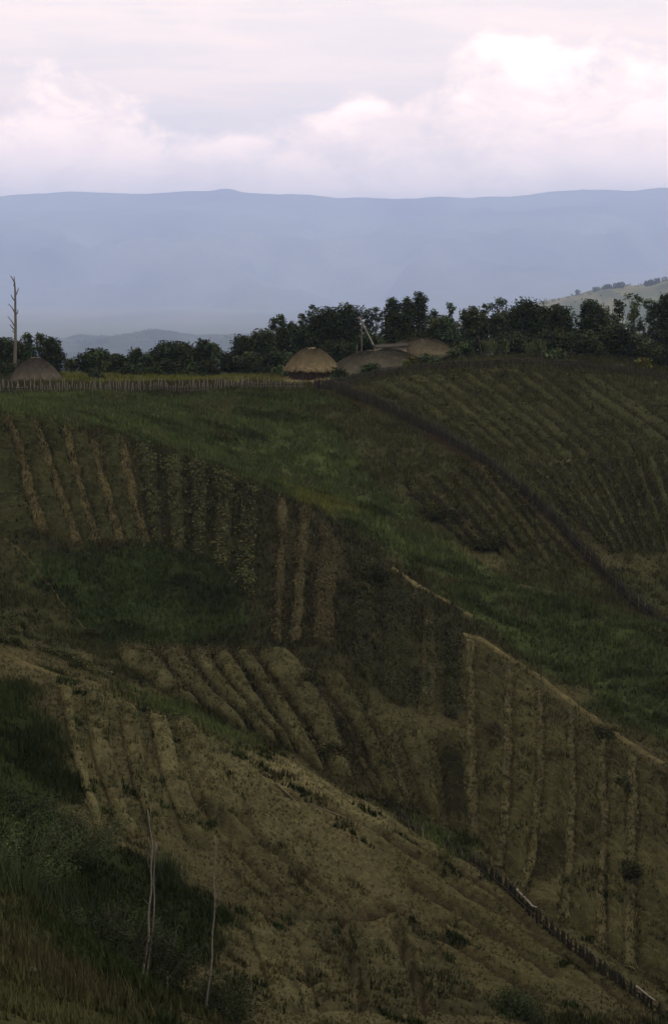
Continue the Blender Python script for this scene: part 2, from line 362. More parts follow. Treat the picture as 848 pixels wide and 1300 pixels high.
def ground_tint(x, y):
    """colour of the ground cover at world points (edges frayed by noise)"""
    x = np.ravel(x); y = np.ravel(y); out = np.tile(OLIVE * 0.9, (len(x), 1))
    for rep in range(3):
        pass
    acc = 0
    for rep in range(3):
        s = 1.0 + 0.4 * rep
        jx = x + fbm(x / (1.3 * s), y / (1.3 * s), 3, 50 + rep) * 2.2 + fbm(x / 4., y / 4., 3, 52) * 3.0; jy = y + fbm(x / (1.3 * s), y / (1.3 * s), 3, 70 + rep) * 2.4 + fbm(x / 4., y / 4., 3, 72) * 3.0
        o = out.copy()
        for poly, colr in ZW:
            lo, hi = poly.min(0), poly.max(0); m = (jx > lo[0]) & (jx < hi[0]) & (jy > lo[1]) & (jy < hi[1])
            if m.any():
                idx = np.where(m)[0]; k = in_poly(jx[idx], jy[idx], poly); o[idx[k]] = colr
        acc = acc + o
    o = acc / 3
    # worn and greener patches
    n = fbm(x / 5., y / 5., 4, 91)[:, None]; n2 = fbm(x / 1.1, y / 1.1, 3, 17)[:, None]
    o = o * (1 + 0.7 * n + 0.35 * n2)
    dry = sstep(0.08, 0.25, fbm(x / 2.4, y / 3.4, 4, 123))[:, None]
    o = o * (1 - 0.3 * dry) + 0.3 * dry * (o.mean(1, keepdims=True) * np.array([1.6, 1.3, 0.65]))
    scrub = sstep(0.06, 0.20, fbm(x / 3.2 + 0.25 * y, y / 2.2, 4, 141))[:, None] * (o[:, 1:2] / o[:, 0:1] > 1.2); o = o * (1 - 0.45 * scrub)
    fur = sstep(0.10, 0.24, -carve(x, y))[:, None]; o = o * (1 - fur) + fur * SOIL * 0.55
    return np.clip(o, 0.004, 0.5)

# ------------------------------------------------------------------ ground: one sheet to the horizon
def axis(fine0, fine1, step, lo, hi, growth=1.14):
    a = list(np.arange(fine0, fine1 + 1e-6, step)); s = step; p = fine1
    while p < hi: s *= growth; p += s; a.append(min(p, hi))
    s = step; p = fine0; pre = []
    while p > lo: s *= growth; p -= s; pre.append(max(p, lo))
    return np.array(pre[::-1] + a)
def build_ground():
    gx = axis(-40, 42, 0.24, -30000, 30000); gy = np.concatenate([axis(20, 63, 0.15, -3000, 63.01), axis(63.2, 168, 0.29, 63.2, 31000)])
    X, Y = np.meshgrid(gx, gy); Z = T(X.ravel(), Y.ravel()).reshape(X.shape)
    v = np.stack([X, Y, Z], -1).reshape(-1, 3)
    col = np.empty((len(v), 3)); r = np.hypot(v[:, 0], v[:, 1] - 100); m = r < 260
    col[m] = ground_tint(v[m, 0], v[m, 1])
    xx, yy = v[~m, 0], v[~m, 1]
    base = np.tile(DGREEN * 1.5, (len(xx), 1))
    f = sstep(1500, 4000, r[~m])[:, None]
    val = np.array((0.10, 0.11, 0.06)) * (1 + 1.2 * fbm(xx / 900., yy / 1500., 4, 5)[:, None])
    pale = sstep(0.05, 0.22, fbm(xx / 1100., yy / 2600., 4, 77))[:, None]
    val = val * (1 - pale) + pale * np.array((0.19, 0.17, 0.12))
    col[~m] = base * (1 - f) + val * f
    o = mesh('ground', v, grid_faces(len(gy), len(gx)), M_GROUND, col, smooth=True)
    return tag(o, 'terraced hillside ground falling away to the valley floor', kind='structure')
build_ground()

# ------------------------------------------------------------------ far hills, mountains
M_FAR = mat_col('far_slopes', 0.95, 0.012, 0.35, spec=0.05)
def build_mountains():
    gx = np.linspace(-15000, 15000, 300); gy = np.concatenate([np.linspace(12500, 21000, 110), np.linspace(21100, 25000, 24)]); X, Y = np.meshgrid(gx, gy)
    # crest height along x from the photo's ridge line
    us = np.array([-3000, -400, 0, 90, 200, 270, 290, 310, 380, 480, 560, 640, 740, 848, 1200, 3600.]); vs = np.array([243, 246, 248, 246, 246, 245, 239, 244, 249, 253, 251, 250, 242, 237, 240, 245.])
    crest = np.interp(X / 21000.0, (us - CU) / F, -ray(us * 0 + CU, vs)[:, 2] * -21000)
    crest = crest + fbm(X / 700., X * 0 + 3, 5, 2) * 75
    t = np.clip((Y - 12500) / 8500.0, 0, 1)
    rid = 1 - np.abs(fbm(X / 1900. + 0.3 * fbm(X / 900., Y / 900., 3, 8), Y / 4200., 5, 41)) * 3.2
    prof = t ** 1.35
    Z = -304 + (crest + 304) * prof * (0.80 + 0.20 * t) + (rid - 0.6) * 800 * np.sin(np.pi * np.clip(t, 0, 1)) ** 0.8 * (1 - t ** 6)
    Z = Z + fbm(X / 500., Y / 500., 4, 23) * 90 * t
    back = np.clip((Y - 21000) / 4000., 0, 1); Z = Z - back * 700
    col = np.tile(np.array((0.08, 0.09, 0.06)), (X.size, 1)) * (1 + 3.0 * fbm(X.ravel() / 1100., Y.ravel() / 1600., 5, 61)[:, None])
    low = (1 - sstep(0.0, 0.35, t.ravel()))[:, None]; col = col * (1 - low) + low * np.array((0.10, 0.11, 0.06))
    o = mesh('mountains', np.stack([X, Y, Z], -1).reshape(-1, 3), grid_faces(*X.shape), M_FAR, np.clip(col, 0.01, 1), smooth=True)
    tag(o, 'long blue mountain range across the far side of the valley', kind='structure')
build_mountains()
def at1(u, v, D): return at(np.array([u]), np.array([v]), np.array([float(D)]))[0]
def puffs(P, R, n, seed, flat=0.8, size=0.35):
    """clumps of small leaf faces round the points P with radii R"""
    g = np.random.default_rng(seed); k = len(P); d = g.normal(size=(k, n, 3)); d /= np.linalg.norm(d, axis=-1, keepdims=True)
    rr = g.uniform(0.45, 1.0, (k, n, 1)) ** 0.6; c = P[:, None] + d * rr * R[:, None, None] * np.array([1, 1, flat])
    return quads_at(c.reshape(-1, 3), np.repeat(R, n) * size, g)
def quads_at(c, s, g, up=0.6, asp=1.5):
    n = len(c); nrm = g.normal(size=(n, 3)); nrm[:, 2] = np.abs(nrm[:, 2]) + up; nrm /= np.linalg.norm(nrm, axis=1)[:, None]
    a = np.cross(nrm, g.normal(size=(n, 3))); a /= np.linalg.norm(a, axis=1)[:, None] + 1e-9; b = np.cross(nrm, a)
    s = np.broadcast_to(s, (n,))[:, None]
    v = np.stack([c - a * s * asp, c - b * s * 0.62 + a * s * 0.1, c + a * s * asp - nrm * s * 0.35, c + b * s * 0.62 + a * s * 0.1], 1).reshape(-1, 3)
    return v, np.arange(4 * n).reshape(-1, 4)
def build_hill(name, label, D, us, vs, depth, seed, col1, col2, forest):
    k = D / F; gx = np.linspace((us[0] - CU) * k, (us[-1] - CU) * k, 170); gy = np.linspace(D - depth, D + depth, 70); X, Y = np.meshgrid(gx, gy)
    top = np.interp(X / D, (np.array(us) - CU) / F, ray(np.array(us) * 0 + CU, np.array(vs))[:, 2] * D)
    t = np.abs(Y - D) / depth; base = -306.0
    Z = base + (top - base) * np.cos(np.clip(t, 0, 1) * pi / 2) ** 1.3
    Z = Z + fbm(X / (depth * 0.3), Y / (depth * 0.3), 5, seed) * depth * 0.16 * np.clip(t * 3, 0.08, 1)
    nn = fbm(X.ravel() / (depth * .12), Y.ravel() / (depth * .2), 4, seed + 3); f = sstep(-0.06, 0.1, nn)[:, None]
    col = col1 * (1 - f) + col2 * f
    o = mesh(name, np.stack([X, Y, Z], -1).reshape(-1, 3), grid_faces(*X.shape), M_FAR, col, smooth=True)
    tag(o, label, kind='structure')
    g = np.random.default_rng(seed); i = g.integers(0, X.size, forest)
    sel = (Y.ravel()[i] < D + depth * 0.15) & (nn[i] < 0.05 if forest < 3000 else nn[i] < 9); i = i[sel]
    P = np.stack([X, Y, Z], -1).reshape(-1, 3)[i] + g.normal(size=(len(i), 3)) * np.array([depth * .012, depth * .012, 0]); R = g.uniform(2.2, 4.6, len(i)); P[:, 2] += R * 0.1
    v, fc = puffs(P, R, 12, seed + 1, 1.0, 0.4); cc = np.repeat(np.tile(np.array((0.028, 0.042, 0.018)), (len(i), 1)) * g.uniform(0.6, 1.5, (len(i), 1)), 48, 0)
    w = mesh('far_wood', v, fc, M_LEAF, cc); tag(w, label.replace('hill', 'trees on the hill') if False else None, kind='stuff')
    return o, w
h1, w1 = build_hill('hill', 'low wooded hill in the valley beyond the village', 5400, [-500, -100, 60, 110, 150, 180, 195, 215, 240, 262, 300, 330, 380, 520, 900], [470, 452, 442, 434, 428, 421, 418, 421, 427, 430, 424, 430, 440, 455, 480], 900, 71,
           np.array((0.024, 0.036, 0.02)), np.array((0.04, 0.05, 0.03)), 6500)
w1['label'] = 'dense far wood covering the low blue hill in the valley'
h2, w2 = build_hill('hill', 'pale grassy hill rising behind the trees at the right edge', 3200, [560, 640, 690, 720, 760, 790, 815, 835, 860, 960, 1150], [420, 401, 386, 377, 368, 364, 363, 357, 352, 340, 330], 700, 93,
           np.array((0.12, 0.12, 0.06)), np.array((0.055, 0.075, 0.035)), 1500)
def ridge_trees():
    g = np.random.default_rng(12); D = 3195.0; P = []
    for u0, u1, v0, v1, n, hh in ((731, 735, 374, 373, 3, 11), (752, 768, 369, 367, 9, 8), (766, 792, 368, 364, 26, 12), (818, 848, 362, 355, 22, 10), (700, 715, 383, 379, 4, 5), (778, 812, 385, 382, 12, 9)):
        for k in range(n):
            t = g.uniform(); p = at1(u0 + (u1 - u0) * t, v0 + (v1 - v0) * t, D + g.uniform(-25, 5)); P.append((*p, g.uniform(0.5, 1) * hh * 0.55)); P.append((p[0], p[1], p[2] + hh * 0.5, hh * 0.4))
    P = np.array(P); v, fc = puffs(P[:, :3], P[:, 3], 40, 5, 1.2, 0.3); w = mesh('far_wood', v, fc, M_LEAF, np.tile(np.array((0.028, 0.040, 0.018)), (len(v), 1))); tag(w, 'row of far trees along the skyline of the pale hill', kind='stuff')
ridge_trees()
w2['label'] = 'scattered far trees on the pale hill at the right edge'

# ------------------------------------------------------------------ haze
def build_haze():
    x0, x1, y0, y1, z0, z1 = -30500, 30500, -3500, 31500, -420, 1330
    v = np.array([(x, y, z) for z in (z0, z1) for x, y in ((x0, y0), (x1, y0), (x1, y1), (x0, y1))], float)
    f = np.array([(0, 3, 2, 1), (4, 5, 6, 7), (0, 1, 5, 4), (1, 2, 6, 5), (2, 3, 7, 6), (3, 0, 4, 7)])
    m = bpy.data.materials.new('haze'); m.use_nodes = True; N = m.node_tree.nodes
    for n in list(N): N.remove(n)
    out = N.new('ShaderNodeOutputMaterial'); pv = N.new('ShaderNodeVolumePrincipled')
    pv.inputs['Density'].default_value = HAZE_D; pv.inputs['Color'].default_value = (*HAZE_C, 1); pv.inputs['Anisotropy'].default_value = 0.0
    m.node_tree.links.new(pv.outputs[0], out.inputs['Volume'])
    try: m.cycles.homogeneous_volume = True
    except Exception: pass
    tag(mesh('haze', v, f, m), 'pale blue haze filling the valley air', kind='stuff')
HAZE_D, HAZE_C = 9.8e-5, (0.50, 0.66, 1.0)
build_haze()

def tufts(P, colr, hgt, wid, per, seed, lean=0.5):
    g = np.random.default_rng(seed); n = len(P) * per; B = np.repeat(P, per, 0) + np.concatenate([g.normal(0, 0.10, (n, 2)), np.zeros((n, 1))], 1) * np.repeat(hgt, per)[:, None] * 2.0
    th = g.uniform(0, 2 * pi, n); H = np.repeat(hgt, per) * g.uniform(0.6, 1.2, n); w = np.repeat(wid, per) * 0.5
    tip = B + np.stack([np.cos(th) * H * lean * g.uniform(0.2, 1.2, n), np.sin(th) * H * lean * g.uniform(0.2, 1.2, n), H], -1)
    ph = th + pi / 2 + g.normal(0, 0.5, n); sd = np.stack([np.cos(ph), np.sin(ph), np.zeros(n)], -1) * w[:, None]; B[:, 2] -= 0.03
    v = np.stack([B - sd, B + sd, tip], 1).reshape(-1, 3)
    c = np.repeat(colr, per, 0) * g.uniform(0.65, 1.4, (n, 1)); c3 = np.repeat(c, 3, 0)
    return v, np.arange(3 * n).reshape(-1, 3), np.clip(c3, 0.004, 0.6)
# ------------------------------------------------------------------ garden plots
PATCH = [gline(q, 54, 24)[:, :2] for q in ([(668,1068),(700,1062),(720,1075),(716,1110),(700,1128),(668,1130),(668,1068)], [(612,922),(640,922),(640,955),(614,955),(612,922)], [(556,955),(592,955),(596,1050),(566,1050),(556,955)])]
def strip_mesh(line, width, h, col, seed, parent, name, loc, lift=0.02, cols=6):
    """a low ribbon of ground lying along a line"""
    n = max(8, int(plen(line) / 0.22)); p = resample(line, n); t = np.gradient(p[:, :2], axis=0); t /= np.linalg.norm(t, axis=1)[:, None] + 1e-9
    nr = np.stack([-t[:, 1], t[:, 0]], -1); s = np.linspace(-1, 1, cols)
    wv = width * (1 + 0.9 * fbm(p[:, 0] / 1.1 + seed, p[:, 1] / 1.1, 3, seed)); off = fbm(p[:, 0] / 2. - seed, p[:, 1] / 2., 3, seed + 5) * 0.5
    xy = p[:, None, :2] + nr[:, None] * (s[None, :, None] * wv[:, None, None] * 0.5 + off[:, None, None])
    z = T(xy[..., 0].ravel(), xy[..., 1].ravel()).reshape(n, cols) + lift + h * (1 - np.abs(s[None]) ** 3) - 0.10 * (np.abs(s[None]) > 0.99)
    z += 0.5 * h * fbm(xy[..., 0] / 0.5, xy[..., 1] / 0.5, 3, seed + 2)
    v = np.concatenate([xy, z[..., None]], -1).reshape(-1, 3)
    c = np.tile(col, (len(v), 1)) * (1 + 1.0 * fbm(v[:, 0] / 0.9, v[:, 1] / 0.9, 4, seed + 8)[:, None])
    return mesh(name, v - loc, grid_faces(n, cols), M_BED, np.clip(c, 0.004, 0.6), True, parent)
def leafage(P, colr, size, per, seed, spread=0.22, hgt=0.16):
    g = np.random.default_rng(seed); n = len(P)
    c = np.repeat(P, per, 0) + np.stack([g.normal(0, spread, n * per), g.normal(0, spread, n * per), np.abs(g.normal(0, hgt, n * per)) + 0.03], -1)
    v, f = quads_at(c, g.uniform(0.6, 1.3, n * per) * size, g, 0.9, 1.2)
    k = np.repeat(g.uniform(0.7, 1.25, (n, 1)), per, 0) * g.uniform(0.8, 1.25, (n * per, 1)); hue = np.repeat(g.normal(0, 0.12, (n, 1)), per, 0)
    cc = np.tile(colr, (n * per, 1)) * k * (1 + np.concatenate([hue, hue * 0.2, -hue], 1))
    return v, f, np.repeat(np.clip(cc, 0.004, 0.6), 4, 0)
def plot(label, dividers, dmin, bed_col, bed_h=0.32, gap=0.06, ladder=0.0, lsp=0.55, strip=None, strip_w=0.5, crop=None, dens=4.0, csize=0.10, seed=1, cols=10, strip_ends=True, bumps=0.10, cvar=1.0, skip=(), weed=14, rows=False, split=False):
    lines = [gline(d, dmin) for d in dividers]
    if split: lines = [q for a, b in zip(lines[:-1], lines[1:]) for q in (a, (a + b) * 0.5)] + [lines[-1]]
    allp = np.vstack(lines); loc = np.array([allp[:, 0].mean(), allp[:, 1].mean(), 0.0]); loc[2] = T(loc[0], loc[1])[0]
    root = thing('garden_plot', loc, label, 'garden plot')
    CP = []; WD = []
    for i, (a, b) in enumerate(zip(lines[:-1], lines[1:])):
        if i in skip: continue
        L = max(plen(a), plen(b)); n = max(10, int(L / 0.17)); A = resample(a, n); B = resample(b, n)
        wid = np.linalg.norm(A[:, :2] - B[:, :2], axis=1).mean(); g = min(gap / max(wid, 0.3) * 1.0, 0.3)
        s = np.linspace(0, 1, cols); wob = fbm(np.arange(n) * 0.17 / 1.8 + seed * 3 + i, np.zeros(n) + i, 3, seed)[:, None] * 0.10
        tt = g + s[None] * (1 - 2 * g) + wob * np.sin(s[None] * pi)
        gl = (g * (1 + 1.2 * fbm(np.arange(n) * 0.17, np.zeros(n) + 7 * i, 3, seed + 4)))[:, None]
        tt = gl + s[None] * (1 - 2 * gl)
        xy = A[:, None, :2] * (1 - tt[..., None]) + B[:, None, :2] * tt[..., None]
        q = np.abs(2 * s[None] - 1); prof = (1 - q ** 3.2)
        endf = np.clip(np.minimum(np.arange(n), n - 1 - np.arange(n)) / 3.0, 0, 1)[:, None] ** 0.6
        z = T(xy[..., 0].ravel(), xy[..., 1].ravel()).reshape(n, cols) + bed_h * prof * endf - 0.10 * (1 - endf) - 0.10 * (q > 0.99)
        sl = np.arange(n)[:, None] * (L / n)
        lad = np.sin(2 * pi * sl / lsp + 1.6 * fbm(xy[..., 0] / 1.6, xy[..., 1] / 2.0, 3, seed + i))
        if ladder: z += ladder * (0.6 + 1.2 * fbm(xy[..., 0] / 1.5, xy[..., 1] / 1.5, 2, seed + 21) + 0.4) * np.sin(2 * pi * sl / lsp + 1.6 * fbm(xy[..., 0] / 1.6, xy[..., 1] / 2.0, 3, seed + i)) * (prof > 0.05) * endf
        z += bumps * 2 * fbm(xy[..., 0] / 0.45, xy[..., 1] / 0.45, 3, seed + 31) * endf
        v = np.concatenate([xy, z[..., None]], -1).reshape(-1, 3)
        bc = bed_col[i % len(bed_col)] if isinstance(bed_col, list) else bed_col
        c = np.tile(bc, (len(v), 1)) * (1 + cvar * fbm(v[:, 0] / 2.2, v[:, 1] / 2.2, 4, seed + 11)[:, None] + 0.7 * fbm(v[:, 0] / 0.4, v[:, 1] / 0.4, 2, seed + 12)[:, None])
        bare = np.zeros(len(v), bool)
        for pp in PATCH: bare |= in_poly(v[:, 0] + 0.8 * fbm(v[:, 0] / .6, v[:, 1] / .6, 3, 4), v[:, 1], pp)
        c = np.where(bare[:, None], c * 0.42, c)
        mesh('bed', v - loc, grid_faces(n, cols), M_BED, np.clip(c, 0.004, 0.6), True, root)
        if weed:
            gg = np.random.default_rng(seed * 77 + i); m = int(L * wid * weed); rr_ = gg.integers(0, n, m); kk = gg.integers(0, cols, m)
            V = v.reshape(n, cols, 3)[rr_, kk] + gg.normal(0, 0.06, (m, 3)) * np.array([1, 1, 0]); cl = c.reshape(n, cols, 3)[rr_, kk]
            kp = (fbm(V[:, 0] / 0.8, V[:, 1] / 0.8, 3, seed + 5) + 0.25 > gg.uniform(0, 0.5, m)) & ~bare.reshape(n, cols)[rr_, kk] & ((lad[rr_, kk] > 0.0) | (not rows)); V, cl = V[kp], cl[kp]; dk = (fbm(V[:, 0] / 0.7, V[:, 1] / 0.5, 3, seed + 55) > 0.11)[:, None]
            cl = np.where(dk, cl * np.array([0.6, 0.75, 0.62]), cl * (np.array([1.5, 1.5, 1.35]) if rows else np.array([1.25, 1.22, 1.1]))); WD.append((V, cl, gg.uniform(0.08, 0.24, len(V)) * (1 + 0.5 * dk[:, 0])))
        if crop is not None:
            area = L * wid; m = int(area * dens * 1.3)
            if m > 3:
                gg = np.random.default_rng(seed * 100 + i); r = gg.integers(1, n - 1, m); k = gg.integers(1, cols - 1, m)
                V = v.reshape(n, cols, 3)[r, k]; keep = (fbm(V[:, 0] / 1.6, V[:, 1] / 1.6, 3, seed + 77) > gg.uniform(-0.4, 0.15, m)) & ((lad[r, k] > 0.1) | (not rows)); CP.append(V[keep])
    if strip is not None:
        for i, a in enumerate(lines):
            if not strip_ends and i in (0, len(lines) - 1): continue
            so_ = strip_mesh(a, strip_w * 0.8, 0.05, strip * 0.6, seed * 7 + i, root, 'grass_strip', loc, 0.06)
            gg = np.random.default_rng(seed * 31 + i); m = int(plen(a) * 34); j = gg.integers(0, len(a), m)
            tn = np.gradient(a[:, :2], axis=0); tn /= np.linalg.norm(tn, axis=1)[:, None] + 1e-9
            W_ = strip_w * (0.55 + 0.8 * fbm(a[j, 0] / 0.9, a[j, 1] / 0.9, 3, seed + i)); al = gg.uniform(-0.5, 0.5, m) * plen(a) / len(a) * 1.5; ac = gg.normal(0, 0.85, m) * W_
            xx = a[j, 0] + tn[j, 0] * al - tn[j, 1] * ac; yy = a[j, 1] + tn[j, 1] * al + tn[j, 0] * ac
            pp = np.stack([xx, yy, T(xx, yy) + 0.10], -1); tv, tf, tc_ = tufts(pp, np.tile(strip, (m, 1)) * gg.uniform(0.45, 1.35, (m, 1)), gg.uniform(0.08, 0.20, m), np.full(m, 0.035 + 0.0006 * a[0, 1]), 3, seed + i)
            td = mesh('dry_grass', tv - loc, tf, M_GRASS, tc_, False, so_); td['kind'] = 'stuff'
    if WD:
        V = np.vstack([q[0] for q in WD]); cl = np.vstack([q[1] for q in WD]); hh = np.concatenate([q[2] for q in WD])
        tv, tf, tc_ = tufts(V, cl, hh, np.full(len(V), 0.03 + 0.0006 * V[:, 1].mean()), 3, seed + 600); td = mesh('weeds', tv - loc, tf, M_GRASS, tc_, False, root); td['kind'] = 'stuff'
    if crop is not None and CP:
        P = np.vstack(CP); v, f, c = leafage(P, crop, csize * 0.62, 7, seed + 400, 0.11 if rows else 0.2, 0.10 if rows else 0.16)
        o = mesh('crop_leaves', v - loc, f, M_CROP, c, False, root); o['kind'] = 'stuff'
    return root
CROP = np.array((0.040, 0.048, 0.018)); CROPD = np.array((0.026, 0.032, 0.014)); CROPT = np.array((0.085, 0.075, 0.035)); CROPG = np.array((0.045, 0.062, 0.022))
plot('upper left garden plot of dark beds split by five pale grass strips', [
  [(-45,520),(-28,600),(-10,690)], [(8,527),(25,570),(38,620),(55,675)], [(42,530),(60,570),(72,610),(85,650),(100,690)], [(82,540),(95,590),(108,640),(122,688)],
  [(120,557),(128,600),(140,645),(152,686)], [(157,556),(163,610),(175,655),(184,690)]], 84, OLIVE * 0.85, 0.34, 0.3, 0.14, 0.7, STRAW * 0.62, 0.95, CROP, 5, 0.10, rows=True, weed=18, seed=11, strip_ends=True)
plot('dark brown garden plot below the grassy spur, right of the pale strips', [
  [(168,565),(178,620),(190,688)], [(203,575),(208,640),(212,700)], [(237,588),(238,650),(240,706)], [(268,600),(268,660),(268,712)], [(300,613),(299,680),(296,740)], [(334,630),(330,700),(322,770)]],
  80, [DARK * 0.95, DARK * 1.25], 0.35, 0.25, 0.05, 0.6, None, 0.5, CROP * 1.15, 7, 0.13, seed=12)
plot('small plot of three pale leafy columns split by dark furrows', [
  [(344,636),(345,720),(342,815)], [(374,645),(368,720),(362,820)], [(402,660),(395,730),(390,812)], [(436,700),(430,760),(432,840)]],
  76, [TAN * 0.58, TAN * 0.62, TAN * 0.55], 0.40, 0.55, 0.12, 0.6, None, 0.5, CROPT * 0.55, 7, 0.10, seed=13)
plot('dark overgrown plot between the pale columns and the lower right beds', [
  [(446,712),(440,780),(448,850)], [(484,730),(480,800),(478,880)], [(530,765),(528,840),(522,915)], [(560,785),(560,850),(556,918)], [(590,815),(588,870),(590,925)]],
  72, [DARK * 1.1, DARK * 1.2, TAN * 0.6, DARK * 1.1], 0.40, 0.35, 0.06, 0.6, None, 0.5, CROPD * 0.85, 12, 0.09, seed=14, weed=26)
plot('terraced plot of curving raised beds in the hollow beyond the near spur', [
  [(140,833),(160,850),(195,874),(215,885)], [(200,832),(225,865),(250,890),(268,902)], [(235,830),(258,865),(285,892),(312,912),(322,932)], [(267,830),(285,868),(325,905),(360,948)],
  [(295,831),(320,870),(352,915),(378,962)], [(320,829),(347,865),(387,920),(418,985)], [(370,826),(400,860),(425,900),(452,990)]],
  62, np.array((0.041, 0.042, 0.019)), 0.44, 0.17, 0.05, 0.6, None, 0.5, CROPT * 0.6, 8, 0.06, seed=15, cols=16, bumps=0.09, weed=26)
plot('two curved beds edged with pale grass above the wooden fence', [
  [(388,850),(418,892),(450,935),(470,980),(486,1018)], [(442,862),(462,890),(476,922),(500,970),(522,1032)]], 60, [BROWN * 0.7], 0.35, 0.25, 0.06, 0.5, TAN * 0.75, 0.5, CROP, 4, 0.08, seed=16, weed=26)
plot('wide lower right plot of long vertical beds with pale grass strips', [
  [(595,812),(597,900),(600,960),(601,1065)], [(645,848),(644,960),(640,1030),(634,1105)], [(683,872),(688,960),(682,1030),(672,1105),(660,1135)], [(722,905),(727,980),(725,1060),(714,1165)],
  [(763,935),(765,1040),(765,1110),(760,1205)], [(800,958),(803,1010),(798,1080),(800,1160),(800,1235)], [(850,985),(862,1080),(868,1270)]],
  53.8, [BROWN * 0.85, BROWN * 0.95, BROWN * 1.0, BROWN * 0.85, BROWN * 0.95, BROWN * 0.9], 0.34, 0.26, 0.14, 0.62, TAN * 1.25, 0.7, BROWN * 1.0, 9, 0.065, seed=17, cols=20, strip_ends=True, bumps=0.07, weed=34, rows=True)
plot('dark bed plot between the curved beds and the long vertical beds', [
  [(500,928),(520,985),(540,1040)], [(546,930),(556,1000),(566,1060)], [(592,928),(595,1000),(597,1065)]], 54.5, [BROWN * 0.9, BROWN * 0.65], 0.30, 0.2, 0.14, 0.6, None, 0.3, CROPD, 7, 0.07, seed=18, cols=14, rows=True, weed=26)
plot('diagonal garden rows high on the right hillside below the fence', [
  [(470,488),(530,520),(590,556)], [(515,482),(580,520),(640,570)], [(560,477),(620,518),(690,585)], [(600,474),(650,512),(735,580)], [(640,470),(690,508),(772,574)], [(684,472),(740,518),(810,576)], [(730,476),(790,518),(850,562)], [(785,482),(830,508),(880,540)]],
  100, [OLIVE * 0.95, OLIVE * 0.8, OLIVE * 1.0], 0.28, 0.25, 0.10, 0.6, TAN * 0.62, 0.35, CROP, 4, 0.10, seed=19, rows=True, weed=18, split=True)
plot('garden rows low on the right hillside beside the dark fence', [
  [(660,590),(690,615),(715,650)], [(700,588),(735,640),(775,700)], [(738,583),(770,640),(800,705)], [(772,580),(800,640),(825,700)], [(812,580),(835,640),(855,700)], [(850,580),(872,640),(885,700)]],
  96, [DARK * 1.0, OLIVE * 0.65, OLIVE * 0.8, OLIVE * 0.95, OLIVE * 0.9], 0.32, 0.35, 0.12, 0.6, TAN * 0.55, 0.32, CROP * 1.2, 5, 0.10, seed=20, rows=True, weed=18, split=True)
plot('rough plot of short slanting beds between the spur and the dark fence', [
  [(505,612),(535,650),(580,690)], [(540,604),(580,645),(630,705)], [(575,596),(620,640),(670,710)], [(606,592),(655,645),(705,715)], [(628,604),(690,660),(745,722)]],
  96, [OLIVE * 0.65, TAN * 0.5, OLIVE * 0.75, TAN * 0.4], 0.40, 0.4, 0.14, 0.7, None, 0.4, CROPT * 0.6, 6, 0.11, seed=21, rows=True, weed=18, split=True)
plot('worn tan beds running down the near spur, left of the fallen rails', [
  [(68,868),(82,950),(112,1045)], [(98,872),(108,950),(140,1050)], [(146,885),(148,960),(185,1060)], [(182,898),(196,985),(228,1070)], [(218,915),(240,990),(280,1085)], [(240,908),(285,965),(345,1065)]],
  40, [TAN * 1.0, TAN * 0.75, TAN * 0.8, TAN * 0.95, TAN * 0.85], 0.26, 0.2, 0.04, 0.7, None, 0.4, CROPD * 1.1, 6, 0.07, seed=22, cols=14, bumps=0.07, weed=40, cvar=1.2)
plot('broad beds at the foot of the near spur below a cross furrow', [
  [(300,1168),(320,1220),(345,1290)], [(352,1172),(380,1230),(395,1290)], [(434,1172),(447,1230),(456,1290)], [(502,1178),(522,1230),(540,1290)], [(560,1200),(610,1250),(650,1290)]],
  30, [TAN * 0.72, TAN * 0.75, TAN * 0.6, TAN * 0.6], 0.24, 0.26, 0.04, 0.5, None, 0.4, CROPD * 1.2, 5, 0.06, seed=23, cols=16, bumps=0.05, weed=40, cvar=1.0)
plot('narrow tan plot along the crest at the left edge', [
  [(-30,772),(60,818),(150,862)], [(-30,815),(55,850),(140,872)]], 40, [TAN * 0.75], 0.10, 0.1, 0.03, 0.6, None, 0.4, CROPD * 1.2, 5, 0.06, seed=24, weed=34)

# paths worn between the plots
def path(label, px, dmin, width, col, seed, h=0.03):
    line = gline(px, dmin); o = strip_mesh(line, width, h, col, seed, None, 'path', np.zeros(3), 0.05, 5); tag(o, label, kind='structure')
path('pale trodden path along the top edge of the lower right plot', [(588,806),(612,810),(690,862),(760,916),(840,968)], 60, 0.6, STRAW * 0.45, 301)
path('pale path slanting down the grassy spur', [(492,718),(540,745),(600,782)], 76, 0.5, STRAW * 0.5, 302)
path('thin pale path beside the upper left plots', [(5,682),(40,715),(75,758),(120,812)], 78, 0.25, STRAW * 0.35, 303)
path('dry path along the crest of the near spur at left', [(-20,818),(60,852),(130,868),(180,880)], 40, 0.6, STRAW * 0.4, 304)
path('pale ridge path above the dark fence at right', [(660,745),(740,768),(848,806)], 80, 0.45, STRAW * 0.22, 305)
path('pale foot track across the right hillside', [(690,590),(730,582),(780,578)], 96, 0.4, TAN * 0.9, 306)

